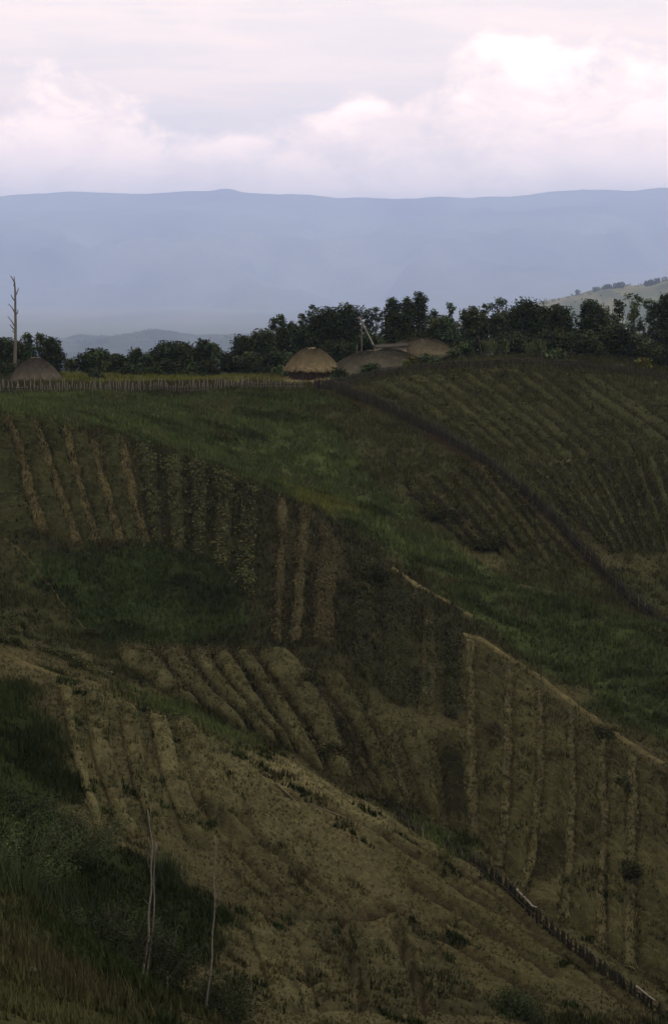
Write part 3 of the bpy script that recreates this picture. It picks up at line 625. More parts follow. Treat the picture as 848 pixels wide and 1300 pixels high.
# ------------------------------------------------------------------ grass cover
def build_grass():
    g = np.random.default_rng(5); N = 540000
    D = np.sqrt(g.uniform(16 ** 2, 150 ** 2, N)); near = g.uniform(0, 1, N) < 0.3; D[near] = g.uniform(18, 70, near.sum())
    x = g.uniform(-0.37, 0.37, N) * D; y = D; k = (np.abs(x) < 0.275 * D) | (g.uniform(0, 1, N) < 0.7); x, y, D = x[k], y[k], D[k]; N = len(x)
    dens = fbm(x / 1.3, y / 1.3, 3, 203) + 0.3 * fbm(x / 6., y / 6., 3, 207) + 0.40
    k = g.uniform(0, 0.55, N) < dens; x, y, D = x[k], y[k], D[k]
    # keep to the open ground: fewer tufts where the beds are
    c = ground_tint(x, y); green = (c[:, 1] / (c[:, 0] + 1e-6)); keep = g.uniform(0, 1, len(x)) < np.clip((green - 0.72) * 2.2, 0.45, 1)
    x, y, D, c = x[keep], y[keep], D[keep], c[keep]; cv = carve(x, y) > -0.10; x, y, D, c = x[cv], y[cv], D[cv], c[cv]; z = T(x, y)
    h = 0.16 + 0.28 * g.uniform(0, 1, len(x)) ** 2 + 0.0006 * D + 0.35 * np.clip(fbm(x / 3.5, y / 3.5, 3, 211), 0, 1)
    h = h * np.where(c[:, 1] / c[:, 0] < 1.02, 0.38, 1.0) * np.clip(0.55 + D / 130.0, 0.6, 1.2)
    g2 = np.random.default_rng(77); TX, TY, TC = [], [], []
    for q in range(120):
        yy = g2.uniform(37, 60); xx = g2.uniform(-0.20, 0.24) * yy; ln = g2.uniform(0.25, 1.0); m = int(14 + 30 * ln)
        TX.append(xx + g2.normal(0, ln * 0.5, m)); TY.append(yy + g2.normal(0, 0.10, m) + 0.2 * ln * np.sin(TX[-1] * 3)); TC.append(np.tile((DGREEN * 1.0 if g2.uniform() < 0.7 else TAN * 0.9) * g2.uniform(0.6, 1.2), (m, 1)))
    TX, TY, TC = np.concatenate(TX), np.concatenate(TY), np.vstack(TC); tk = ground_tint(TX, TY); tk = tk[:, 1] / tk[:, 0] < 1.15; TX, TY, TC = TX[tk], TY[tk], TC[tk]
    x = np.concatenate([x, TX]); y = np.concatenate([y, TY]); z = np.concatenate([z, T(TX, TY) + 0.03]); c = np.vstack([c, TC / 1.25]); D = np.concatenate([D, TY]); h = np.concatenate([h, g2.uniform(0.15, 0.34, len(TX))])
    v, f, cc = tufts(np.stack([x, y, z], -1), np.clip(c * 1.25, 0, 1), h * 0.8, 0.03 + 0.0007 * D, 3, 6)
    o = mesh('grass', v, f, M_GRASS, cc); tag(o, 'short rough grass covering the open slopes and spur', kind='stuff'); return len(f)
NG = build_grass()

# ------------------------------------------------------------------ fences of stakes
def stake_mesh(name, h, r, mat, seed, flat=1.0):
    g = np.random.default_rng(seed); n = 5; zz = np.linspace(-0.25, h, n); p = np.stack([g.normal(0, 0.02, n), g.normal(0, 0.02, n), zz], -1)
    v, f = tube(p, np.array([1, 1, 0.95, 0.9, 0.6]) * r, 6); v[:, 1] *= flat
    return mesh(name, v, f, mat, link=False)
def fence(label, px, dmin, spacing, h, r, mat, seed, rails=(0.35, 0.8), dmax=175., hvar=0.25, flat=0.7, railmat=None, group=None):
    p0 = gline(px, dmin, 80, dmax); n = int(plen(p0) / spacing); p = resample(p0, n); p[:, 2] = T(p[:, 0], p[:, 1]); loc = p[n // 2].copy()
    root = thing('stake_fence', loc, label, 'fence', group); g = np.random.default_rng(seed)
    kinds = [stake_mesh('stake', h * (1 + hvar * g.uniform(-1, 1)), r * g.uniform(0.8, 1.2), mat, seed + k, flat) for k in range(6)]
    tn = np.gradient(p[:, :2], axis=0); an = np.arctan2(tn[:, 1], tn[:, 0])
    for i in range(n):
        o = bpy.data.objects.new('stake', kinds[int(g.integers(6))]); COL.objects.link(o); o.parent = root
        o.location = p[i] - loc + np.array([g.normal(0, 0.03), g.normal(0, 0.03), 0]); o.rotation_euler = (g.normal(0, 0.06), g.normal(0, 0.08), an[i] + g.normal(0, 0.2))
    nr = np.stack([-tn[:, 1], tn[:, 0]], -1); nr /= np.linalg.norm(nr, axis=1)[:, None] + 1e-9
    for q in rails:
        step = max(2, int(3.2 / spacing))
        for a in range(0, n - 2, step):
            b = min(n - 1, a + step + 1); idx = np.linspace(a, b, 5).astype(int)
            pts = p[idx] - loc; pts[:, 2] += h * q + g.normal(0, 0.03); pts[:, :2] += nr[idx] * (r + 0.035) * (1 if g.uniform() > 0.5 else -1)
            v, f = tube(pts, np.linspace(0.04, 0.03, 5), 5); mesh('rail', v, f, railmat or mat, parent=root)
    return root
fence('weathered grey stake fence along the edge of the village field at left', [(-40,499),(100,498),(200,497),(300,496),(385,496)], 118, 0.22, 0.95, 0.042, M_STAKE, 501, (0.55,), hvar=0.35, railmat=M_DARKSTAKE)
fence('dark stake fence running along the hilltop below the trees at right', [(402,494),(440,488),(480,481),(540,472),(640,463),(740,469),(800,476),(870,488)], 118, 0.21, 0.80, 0.075, M_DARKSTAKE, 502, (0.5, 0.95))
fence('long dark stake fence winding down the gully between spur and right hill', [(398,492),(430,499),(480,517),(560,552),(620,592),(700,652),(740,700),(790,758),(850,806)], 94, 0.22, 1.0, 0.10, M_DARKSTAKE, 503, (0.35, 0.7), hvar=0.15)
fence('low dark stake fence with pale logs on the crest of the near spur', [(505,1044),(545,1066),(585,1092),(605,1103),(635,1130),(668,1156),(722,1202),(782,1250),(840,1292)], 40, 0.12, 0.42, 0.055, M_DARKSTAKE, 504, (0.3,), dmax=57, hvar=0.45)
def log_on(label, a, b, dmin, r, lift=0.45, dmax=57, mat=None, name='log'):
    p = gline([a, b], dmin, 6, dmax); p[:, 2] += lift; loc = p[0].copy(); v, f = tube(p - loc, np.linspace(r, r * 0.7, 6), 7)
    o = mesh(name, v, f, mat or M_LOG, smooth=True); o.location = loc; tag(o, label, 'log')
log_on('pale log lying on the low dark fence where a bare bed meets it', (655,1146), (680,1166), 40, 0.06)
log_on('pale log lying near the lower end of the low dark fence', (806,1268), (830,1286), 40, 0.05)
log_on('pale log at the bend of the low dark fence', (583,1090), (604,1102), 40, 0.05)
log_on('long thin rail lying along the tan crest, upper of the two', (350,998), (480,1062), 40, 0.030, 0.08, mat=M_TANWOOD, name='fallen_rail')
log_on('long thin rail lying along the tan crest, lower of the two', (352,1004), (560,1104), 40, 0.028, 0.06, mat=M_TANWOOD, name='fallen_rail')

# ------------------------------------------------------------------ huts
def dome(a, b, H, drop, power=2.2, sup=2.0, nr=16, nt=56, seed=1, tilt=0.0, ridge=0.0):
    """rounded thatch shell: half-length a, half-width b, height H above the eave; drop = eave lip"""
    r = np.linspace(0.001, 1, nr); th = np.arange(nt) / nt * 2 * pi; c, s = np.cos(th), np.sin(th)
    ex = 2.0 / sup; ox = np.sign(c) * np.abs(c) ** ex * a; oy = np.sign(s) * np.abs(s) ** ex * b
    R, _ = np.meshgrid(r, th, indexing='ij'); X = R * ox[None]; Y = R * oy[None]
    if ridge: X = X + np.sign(ox)[None] * 0
    Z = H * (1 - R ** power) - drop * np.clip((R - 0.9) / 0.1, 0, 1)
    Z += 0.22 * fbm(X / 0.9 + seed, Y / 0.9, 3, seed) + tilt * X + 0.10 * fbm(X / 0.25, Y / 0.25, 2, seed + 3)
    top = np.stack([X, Y, Z], -1).reshape(-1, 3); under = np.stack([X[-1] * 0.93, Y[-1] * 0.93, Z[-1] - 0.16], -1); inn = np.stack([X[-1] * 0.2, Y[-1] * 0.2, Z[-1] + 0.15], -1)
    v = np.vstack([top, under, inn]); f = grid_faces(nr + 2, nt, True)
    return v, f
def strands(a, b, H, power, sup, n, seed, tilt=0.0, drop=0.15):
    g = np.random.default_rng(seed); r = np.sqrt(g.uniform(0.02, 1, n)); th = g.uniform(0, 2 * pi, n); ex = 2.0 / sup
    def pt(r, th, lift):
        c, s = np.cos(th), np.sin(th); x = r * np.sign(c) * np.abs(c) ** ex * a; y = r * np.sign(s) * np.abs(s) ** ex * b
        z = H * (1 - np.minimum(r, 1) ** power) - drop * np.clip((r - 0.9) / 0.1, 0, 3) + tilt * x + 0.22 * fbm(x / 0.9 + seed, y / 0.9, 3, seed) + lift
        return np.stack([x, y, z], -1)
    p0 = pt(r, th, 0.03); p1 = pt(r + g.uniform(0.08, 0.20, n), th + g.normal(0, 0.06, n), g.uniform(0.05, 0.20, n)); sd = np.stack([-np.sin(th), np.cos(th), np.zeros(n)], -1) * g.uniform(0.03, 0.09, (n, 1))
    v = np.stack([p0 - sd, p0 + sd, p1], 1).reshape(-1, 3); return v, np.arange(3 * n).reshape(-1, 3)
def plank_ring(a, b, sup, n, h0, h1, seed, skip=()):
    g = np.random.default_rng(seed); parts = []; ex = 2.0 / sup
    for k in range(n):
        if k in skip: continue
        th = 2 * pi * k / n; c, s = cos(th), sin(th); x = math.copysign(abs(c) ** ex, c) * a; y = math.copysign(abs(s) ** ex, s) * b
        th2 = 2 * pi * (k + 1) / n; c2, s2 = cos(th2), sin(th2); x2 = math.copysign(abs(c2) ** ex, c2) * a; y2 = math.copysign(abs(s2) ** ex, s2) * b
        w = math.hypot(x2 - x, y2 - y) * 0.47; an = math.atan2(y2 - y, x2 - x); t = 0.05; z1 = h1 + g.uniform(-0.06, 0.04)
        v = np.array([(-w, -t, h0), (w, -t, h0), (w, t, h0), (-w, t, h0), (-w, -t, z1), (w, -t, z1), (w, t, z1), (-w, t, z1)], float)
        R = np.array([[cos(an), -sin(an), 0], [sin(an), cos(an), 0], [0, 0, 1]]); v = v @ R.T + np.array([(x + x2) / 2 + g.normal(0, 0.02), (y + y2) / 2 + g.normal(0, 0.02), 0])
        parts.append((v, np.array([(0, 3, 2, 1), (4, 5, 6, 7), (0, 1, 5, 4), (1, 2, 6, 5), (2, 3, 7, 6), (3, 0, 4, 7)])))
    return parts
def hut(name, label, u, v, D, a, b, H, wall_h, thatch, rz=0.0, power=2.2, sup=2.0, seed=1, tilt=0.0, planks=44, plankmat=None, nst=2600, strand=(0.088, 0.076, 0.042)):
    base = at(np.array([u]), np.array([v]), np.array([D]))[0]; base[2] = T(base[0], base[1])[0]
    root = thing(name, base, label, 'hut', 'thatched huts of the village', rz)
    vv, f = dome(a, b, H, 0.18, power, sup, seed=seed, tilt=tilt); vv[:, 2] += wall_h
    ro = mesh('roof', vv, f, thatch, smooth=True, parent=root)
    sv, sf = strands(a, b, H, power, sup, nst, seed, tilt, 0.18); sv[:, 2] += wall_h
    st = mesh('thatch_strands', sv, sf, M_STRAND, parent=ro, col=np.repeat(np.tile(strand, (nst, 1)) * np.random.default_rng(seed).uniform(0.35, 1.5, (nst, 1)), 3, 0)); st['kind'] = 'stuff'
    wl = bpy.data.objects.new('wall', None)
    parts = plank_ring(a * 0.80, b * 0.80, sup, planks, -0.5, wall_h + 0.25, seed + 9)
    mi = np.vstack([p[0] for p in parts]); wv, wf = tube(np.array([(0, 0, -0.5), (0, 0, wall_h)]), 0.77, 28); sx = np.array([a, b, 1.0]); wv = wv * sx
    w = mesh('wall', wv, wf, M_PLANK, parent=root)
    for p in parts: mesh('plank', p[0], p[1], plankmat or M_PLANK, parent=w)
    return root
hut('round_hut', 'tan round thatched hut with dark wall by the pale yard', 396, 477, 141, 2.8, 2.8, 2.0, 1.0, M_THATCH_TAN, seed=31, power=2.0)
hut('round_hut', 'low grey round thatched hut at the left edge below the dead tree', 47, 487, 136.5, 2.45, 2.45, 1.95, 0.45, M_THATCH_GREY, seed=32, power=1.9, strand=(0.05, 0.047, 0.035))
hut('long_house', 'long low grey thatched house right of the tan round hut', 476, 474, 142, 5.3, 2.1, 2.0, 0.45, M_THATCH_MIX, rz=radians(16), power=2.2, sup=2.5, seed=33, planks=56, nst=4200, tilt=0.10, strand=(0.058, 0.056, 0.040))
hut('long_house', 'tan topped thatched house behind the right end of the long grey one', 534, 462, 149, 3.9, 2.1, 1.7, 1.15, M_THATCH_MIX, rz=radians(4), power=2.5, sup=2.8, seed=34, planks=48, nst=3400, strand=(0.072, 0.066, 0.040))
# the pale lean-to wall showing above the grey roof
def lean_to():
    b = at(np.array([499]), np.array([452]), np.array([146.0]))[0]; b[2] = T(b[0], b[1])[0]
    topz = at(np.array([499]), np.array([440.5]), np.array([146.0]))[0][2] - b[2]
    root = thing('lean_to', b, 'pale planked lean-to with a thin dark roof between the two long houses', 'shed', rz=radians(10))
    g = np.random.default_rng(3)
    for k in range(12):
        x = -1.45 + k * 0.25; h = topz - 0.12 + 0.05 * k * 0.25 + g.uniform(-0.03, 0.03); v = np.array([(x - .115, -.03, -.4), (x + .115, -.03, -.4), (x + .115, .03, -.4), (x - .115, .03, -.4), (x - .115, -.03, h), (x + .115, -.03, h), (x + .115, .03, h), (x - .115, .03, h)])
        mesh('plank', v, np.array([(0, 3, 2, 1), (4, 5, 6, 7), (0, 1, 5, 4), (1, 2, 6, 5), (2, 3, 7, 6), (3, 0, 4, 7)]), M_PALEPLANK, parent=root)
    gx, gy = np.meshgrid(np.linspace(-1.8, 1.8, 14), np.linspace(-0.25, 1.5, 8)); z = topz + 0.02 + 0.05 * (gx + 1.5) + 0.12 * gy + 0.10 * fbm(gx / .4, gy / .4, 3, 8)
    vt = np.stack([gx, gy, z], -1).reshape(-1, 3); vb = vt - np.array([0, 0, 0.14]); n = len(vt); f = grid_faces(8, 14)
    ring = list(range(14)) + [14 * k + 13 for k in range(1, 8)] + [14 * 7 + k for k in range(12, -1, -1)] + [14 * k for k in range(6, 0, -1)]
    side = np.array([(a, b2, b2 + n, a + n) for a, b2 in zip(ring, ring[1:] + ring[:1])])
    mesh('roof', np.vstack([vt, vb]), np.vstack([f, f[:, ::-1] + n, side]), M_DARKSTAKE, parent=root)
lean_to()
def pole(name, label, pts, r0, r1, mat, cat='pole', sides=6):
    pts = np.asarray(pts, float); loc = pts[0].copy(); q = resample3(pts, 10); v, f = tube(q - loc, np.linspace(r0, r1, len(q)), sides)
    o = mesh(name, v, f, mat, smooth=True); o.location = loc; tag(o, label, cat); return o
def resample3(p, n):
    s = np.concatenate([[0], np.cumsum(np.linalg.norm(np.diff(p, axis=0), axis=1))]); t = np.linspace(0, s[-1], n)
    return np.stack([np.interp(t, s, p[:, k]) for k in range(3)], -1)
def at1(u, v, D): return at(np.array([u]), np.array([v]), np.array([float(D)]))[0]
def upright(u, D, tops):
    """points of a stem rooted on the ground at column u, distance D, passing the given (u, v, D) points"""
    b = at1(u, 470, D); b[2] = T(b[0], b[1])[0] - 0.2; return [b] + [at1(*t) for t in tops]
pole('leaning_pole', 'long pole leaning against another pole behind the grey long house', upright(480, 147.5, [(478,446,147.5),(456,402,147)]), 0.09, 0.06, M_PALEWOOD)
pole('standing_pole', 'upright pole holding up the leaning pole behind the houses', upright(459, 147.2, [(459,402,147)]), 0.07, 0.05, M_STAKE)
pole('short_stick', 'short stick standing behind the grey roof, left of a pair', upright(453, 146, [(453,438,146)]), 0.05, 0.04, M_STAKE)
pole('short_stick', 'short pale stick standing behind the grey roof, right of a pair', upright(457, 146, [(456,446,146)]), 0.05, 0.04, M_PALEWOOD)
pole('slanting_pole', 'slanting pale pole among the garden plants right of the houses', upright(614, 143, [(612,455,143),(607,426,143)]), 0.05, 0.03, M_TANWOOD)

# ------------------------------------------------------------------ trees
LEAFC = np.array((0.023, 0.036, 0.013))
def limb(p0, p1, g, n=6, bend=0.12):
    t = np.linspace(0, 1, n)[:, None]; L = np.linalg.norm(p1 - p0); q = p0 * (1 - t) + p1 * t
    q += np.sin(t * pi) * np.array([[0, 0, -1]]) * L * bend * 0.5 + np.sin(t * pi) * g.normal(0, 0.05, (1, 3)) * L; return q
def tree(name, label, u, vtop, D, wpx, kind, seed, colr=LEAFC, group='trees behind the village', vbase=None, leaf=0.125):
    g = np.random.default_rng(seed); b = at1(u, 470, D); b[2] = T(b[0], b[1])[0] - 0.1; top = at1(u, vtop, D)[2]; h = max(1.2, top - b[2]); w = wpx / F * D
    root = thing(name, b, label, 'bush' if kind == 'bush' else 'tree', group)
    lean = np.array([g.normal(0, 0.04) * h, g.normal(0, 0.04) * h, 0]); parts = []; cen = []; rad = []
    tt = np.linspace(0, 1, 7)[:, None]; fr = {'broad': 0.72, 'spindle': 0.9, 'open': 0.82, 'bush': 0.5}[kind]
    tr = tt * (np.array([0, 0, h * fr]) + lean) + np.sin(tt * 5 + seed) * 0.06 * w * np.array([[1, 0.7, 0]]); r0 = 0.03 * h * (0.6 if kind in ('open', 'bush') else 0.8)
    parts.append(tube(tr, np.linspace(r0, r0 * 0.3, 7), 7))
    nl = {'broad': 34, 'spindle': 34, 'open': 15, 'bush': 16}[kind]
    for k in range(nl):
        f = (k + g.uniform(0.2, 0.8)) / nl; th = k * 2.4 + g.normal(0, 0.4)
        if kind == 'broad': z = 0.26 + 0.70 * f; R = w * 0.5 * math.sqrt(max(0.04, 1 - ((z - 0.52) / 0.46) ** 2)) * g.uniform(0.55, 1.1)
        elif kind == 'spindle': z = 0.12 + 0.86 * f; R = w * 0.5 * max(0.10, math.sin(pi * min(1, max(0, (1 - z) * 0.92 + 0.03))) ** 0.7) * g.uniform(0.6, 1.0)
        elif kind == 'open': z = 0.36 + 0.62 * f; R = w * 0.5 * g.uniform(0.15, 1.1) * (1.05 - 0.5 * f)
        else: z = 0.2 + 0.72 * f; R = w * 0.5 * math.sqrt(max(0.1, 1 - ((z - 0.35) / 0.62) ** 2)) * g.uniform(0.4, 1.1)
        e = np.array([cos(th) * R, sin(th) * R, z * h]) + lean * z; sz = min(max(0.1, z - 0.18 - 0.22 * R / max(w, .1)), fr); s = np.array([np.interp(sz / fr, tt[:, 0], tr[:, q]) for q in range(3)])
        parts.append(tube(limb(s, e, g), np.linspace(r0 * 0.38, 0.012, 6), 5)); cr = {'broad': 0.15, 'spindle': 0.15, 'open': 0.105, 'bush': 0.2}[kind] * min(w, h) * g.uniform(0.75, 1.35) + 0.12
        cen.append(e); rad.append(cr)
        if kind in ('broad', 'spindle', 'bush'): cen.append(s * 0.4 + e * 0.6 + g.normal(0, 0.1, 3)); rad.append(cr * 0.9)
        elif g.uniform() < 0.6: cen.append(s * 0.25 + e * 0.75 + np.array([0, 0, g.uniform(0.1, 0.4)])); rad.append(cr * 0.7)
    # the topmost shoot sets the height
    cen.append(np.array([lean[0], lean[1], h - 0.12 * min(w, h)])); rad.append(0.12 * min(w, h))
    v, f = joinm(parts); mesh('trunk', v, f, M_BARK, smooth=True, parent=root)
    cen = np.array(cen); rad = np.array(rad); P, C = [], []
    for c0, r in zip(cen, rad):
        n = int(np.clip(115 * (r / 0.6) ** 1.6, 28, 200)); d = np.clip(g.normal(size=(n, 3)) * 0.58, -1.0, 1.0)
        P.append(c0 + d * r * np.array([1.1, 1.1, 0.85])); C.append(np.tile(colr * np.array([g.uniform(0.8, 1.25), 1, g.uniform(0.8, 1.3)]) * g.uniform(0.55, 1.6), (n, 1)) * (1 + g.normal(0, 0.18, (n, 1))))
    P = np.vstack(P); C = np.clip(np.vstack(C), 0.004, 0.3); lv, lf = quads_at(P, g.uniform(0.6, 1.25, len(P)) * leaf, g)
    o = mesh('crown', lv, lf, M_LEAF, np.repeat(C, 4, 0), parent=root); return root
DK = LEAFC * 0.8; MD = LEAFC * 1.1; LT = LEAFC * 1.7; BL = np.array((0.035, 0.055, 0.028))
TREES = [ # name, label, u, vtop, D, width px, kind, colour
 ('leafy_tree','dark rounded tree at the left edge behind the dead trunk',6,432,152,44,'broad',DK),
 ('leafy_tree','dark tree directly behind the dead trunk',26,436,150,34,'broad',DK),
 ('slender_tree','thin open tree just right of the dead trunk',37,423,152,22,'open',MD),
 ('slender_tree','open topped tree above the grey round hut',52,425,152,28,'open',MD),
 ('leafy_tree','compact dark tree at the right shoulder of the grey round hut',69,430,151,24,'spindle',DK),
 ('leafy_tree','small pale tree right of the grey round hut, lowest in the gap',90,457,152,22,'open',LT),
 ('bush','loose green bush at the left end of the field edge',122,446,151,44,'broad',MD),
 ('small_tree','small dark tree at the field edge, fourth right of the grey round hut',150,452,152,30,'broad',DK),
 ('slender_tree','slender light tree before the blue hill',172,444,152,26,'open',MD),
 ('leafy_tree','low dark tree left of the tall dark clump at the field edge',194,451,152,32,'broad',DK),
 ('leafy_tree','tall dark tree, left of a pair in the clump before the blue hill',213,437,153,34,'broad',DK),
 ('leafy_tree','tall dark tree, right of a pair in the clump before the blue hill',231,436,153,34,'broad',DK),
 ('slender_tree','pointed dark tree between the field clump and the pale gap',257,434,153,26,'spindle',DK),
 ('slender_tree','open light tree at the pale gap above the field',277,436,152,24,'open',LT),
 ('leafy_tree','low dark tree under the pale gap above the field',294,450,152,30,'broad',DK),
 ('leafy_tree','dark tree where the wood begins to rise, left of the tan hut',313,429,153,34,'broad',DK),
 ('leafy_tree','mid green tree, second step of the rising wood left of the tan hut',334,420,154,34,'broad',MD),
 ('slender_tree','open crowned tree with two heads left of the tan hut',347,404,155,34,'open',BL),
 ('slender_tree','thin pale tree sticking up left of the tan hut roof',358,399,155,18,'open',LT),
 ('leafy_tree','dark broad tree up and left of the tan hut',372,412,155,40,'broad',DK),
 ('slender_tree','tall open tree with a tufted top over the tan hut',396,387,156,24,'open',BL),
 ('leafy_tree','dense dark tree straight behind the tan hut',402,404,155,40,'broad',DK),
 ('leafy_tree','large dark tree right of the tan hut, left half of a flat topped mass',420,392,156,44,'broad',DK),
 ('leafy_tree','large dark tree left of the crossed poles, right half of a flat topped mass',448,388,156,40,'broad',DK),
 ('slender_tree','sparse blue green tree just right of the crossed poles',466,393,158,24,'open',BL),
 ('slender_tree','second sparse tree right of the crossed poles',480,390,158,24,'open',BL),
 ('pointed_tree','pointed dark tree left of the twin tall ones',497,379,156,26,'spindle',DK),
 ('leafy_tree','dark bushy tree at the foot of the twin tall ones',505,398,154,34,'broad',DK),
 ('spindle_tree','tall rounded dark tree, shorter left one of the twin pair',519,378,156,20,'spindle',DK),
 ('spindle_tree','tallest rounded dark tree, right one of the twin pair',532,371,156,24,'spindle',DK),
 ('slender_tree','open blue green tree right of the twin tall ones',552,393,158,26,'open',BL),
 ('slender_tree','thin tree with a round tuft at its top, over the tan house end',571,384,158,18,'open',BL),
 ('leafy_tree','mid green tree behind the right end of the tan house',562,404,154,36,'broad',MD),
 ('slender_tree','light tree between the tan house and the slanting pole',588,396,157,26,'open',BL),
 ('leafy_tree','leafy tree above the slanting pole',603,390,156,30,'broad',MD),
 ('slender_tree','thin light tree left of the spreading bare topped one',614,386,158,20,'open',BL),
 ('slender_tree','spreading thin topped tree above the tall garden canes',630,378,158,30,'open',BL),
 ('leafy_tree','dark tree behind the tall garden canes',638,400,154,38,'broad',DK),
 ('leafy_tree','largest dark domed tree, left of the pale hill',664,383,155,50,'broad',DK),
 ('leafy_tree','dark tree under the foot of the pale hill',690,392,154,38,'broad',DK),
 ('leafy_tree','leafy tree before the bare patch of the pale hill',712,388,154,36,'broad',MD),
 ('leafy_tree','round headed tree standing out against the pale hill',742,381,154,28,'broad',DK),
 ('leafy_tree','low crowned tree right of the round headed one against the hill',762,388,154,30,'broad',MD),
 ('slender_tree','open tree with gaps before the pale hill',783,382,155,28,'open',MD),
 ('slender_tree','tall pale green thin tree before the pale hill',803,373,156,28,'open',BL),
 ('slender_tree','blue green tree second from the right edge',823,379,156,28,'open',BL),
 ('leafy_tree','dark tree at the right edge of the wood',846,372,154,36,'broad',DK),
 ('slender_tree','sparse low tree in a gap left of the broad dark mass',383,398,157,20,'open',BL),
 # lower growth in front
 ('bush','dark thicket bush behind the left end of the tan hut',355,446,149,40,'bush',DK),
 ('bush','dark thicket bush between the tan hut and the field clump',322,450,149,46,'bush',DK),
 ('bush','low bright green bush beside the tan hut wall',357,468,144,24,'bush',LT),
 ('bush','dark bush behind the tan hut and the grey long house',432,434,150,44,'bush',DK),
 ('bush','dark bush behind the crossed poles',470,424,151,46,'bush',DK),
 ('bush','dark bush behind the pale planked lean-to',508,424,153,42,'bush',DK),
 ('bush','dark bush behind the tan house',545,422,154,44,'bush',DK),
 ('bush','grey green bush at the right end of the tan house',584,440,148,34,'bush',MD),
 ('bush','dark bush left of the tall garden canes',600,432,149,36,'bush',DK),
 ('bush','dark bush in the shade of the largest domed tree',655,424,149,52,'bush',DK),
 ('bush','dark bush below the bare patch of the pale hill',700,420,148,54,'bush',DK),
 ('bush','dark bush under the round headed tree',742,422,147,52,'bush',DK),
 ('bush','dark round bush among lighter trees at right',783,416,148,44,'bush',DK*0.85),
 ('bush','grey green bush near the right edge of the wood',812,428,147,46,'bush',MD),
 ('bush','dark low bush at the right edge above the fence',845,440,145,40,'bush',DK),
 ('bush','dark bush at the left edge beside the grey round hut',8,462,144,36,'bush',DK),
 ('bush','low dark bush along the field edge, left of the clump',165,462,149,40,'bush',DK),
 ('bush','low dark bush along the field edge, below the clump',215,460,149,46,'bush',DK),
 ('bush','low dark bush along the field edge, right of the clump',262,460,149,50,'bush',DK),
 ('bush','small dark shrub standing alone in the yellow field',121,470,139,14,'bush',DK),
 ('bush','grey leaved shrub behind the hilltop fence right of the canes',705,452,142,30,'bush',LT),
 ('bush','low green shrub against the front of the grey long house',468,470,137.5,26,'bush',MD),
 ('bush','yellow green shrub below the meeting of the two long houses',522,455,139,16,'bush',YGREEN),
 ('bush','green shrub in front of the tan topped house',545,455,140,26,'bush',MD),
 ('bush','low dark shrub by the left end of the grey long house',430,478,136,18,'bush',DK),
 ('bush','small yellow green shrub by the fence at far right',816,462,141,14,'bush',YGREEN),
]
for i, (nm, lb, u, vt, D, w, kd, cl) in enumerate(TREES):
    tree(nm, lb, u, vt, D, w, kd, 900 + i, cl, 'undergrowth bushes behind the village' if kd == 'bush' else 'trees behind the village')
# tall canes in the garden behind the hilltop fence
def canes(label, u, D, wpx, vtop, n, seed, colr):
    g = np.random.default_rng(seed); b = at1(u, 465, D); b[2] = T(b[0], b[1])[0]; h = at1(u, vtop, D)[2] - b[2]; w = wpx / F * D
    root = thing('cane_clump', b, label, 'canes', 'tall canes behind the hilltop fence'); parts = []; P = []
    for k in range(n):
        x, y = g.uniform(-w / 2, w / 2), g.uniform(-0.6, 0.6); e = np.array([x + g.normal(0, 0.25), y + g.normal(0, 0.2), h * g.uniform(0.7, 1.0)]); parts.append(tube(limb(np.array([x, y, -0.2]), e, g, 5), np.linspace(0.03, 0.015, 5), 5)); P.append((x, y, e))
    v, f = joinm(parts); mesh('stem', v, f, M_GRASS, np.tile(colr, (len(v), 1)), parent=root)
    B = np.array([p[2] * t + np.array([p[0], p[1], 0]) * (1 - t) for p in P for t in (0.35, 0.5, 0.65, 0.8, 0.95)]); vv, ff, cc = tufts(B, np.tile(colr, (len(B), 1)), np.full(len(B), 0.55), np.full(len(B), 0.09), 5, seed + 1, 1.0)
    mesh('leaves', vv, ff, M_GRASS, cc, parent=root)
CANE = np.array((0.055, 0.07, 0.03))
canes('tall green canes in a clump right of the slanting pole', 628, 142, 28, 432, 14, 61, CANE)
canes('tall green canes in a clump left of the grey leaved shrub', 678, 142, 32, 434, 15, 62, CANE * 0.85)

# ------------------------------------------------------------------ the dead tree at left
def dead_tree():
    D = 148.0; b = at1(19, 470, D); b[2] = T(b[0], b[1])[0] - 0.2; root = thing('dead_tree', b, 'tall bare dead tree with broken branch stubs at the left edge', 'tree')
    P = np.array([b] + [at1(u, v, D) for u, v in ((20, 440), (20.5, 415), (20, 395), (20, 375), (19.5, 360), (17.5, 352), (14, 350))]) - b
    P = resample3(chaikin(P, 1), 14); v, f = tube(P, np.interp(np.linspace(0, 1, 14), [0, .6, 0.9, 1], [0.20, 0.13, 0.09, 0.04]), 8); mesh('trunk', v, f, M_GREYWOOD, smooth=True, parent=root)
    for k, ((u0, v0), (u1, v1), (u2, v2)) in enumerate([((18.5,363),(19,357),(18.5,351)), ((20,376),(23,370),(24.5,365)), ((20,382),(16.5,379),(14.5,374)), ((19.5,397),(15,389),(11,386)), ((20,400),(23,397),(23.5,393)), ((19.5,415),(15,407),(10.5,402)), ((20,420),(17,417),(13,412)), ((20,424),(17.5,421),(16,420))]):
        q = np.array([at1(u0, v0, D), at1(u1, v1, D + (0.3 if k % 2 else -0.3)), at1(u2, v2, D + (0.5 if k % 2 else -0.5))]) - b; q = resample3(chaikin(q, 1), 6); v, f = tube(q, np.linspace(0.08, 0.035, 6), 6); mesh('branch', v, f, M_GREYWOOD, smooth=True, parent=root)
dead_tree()

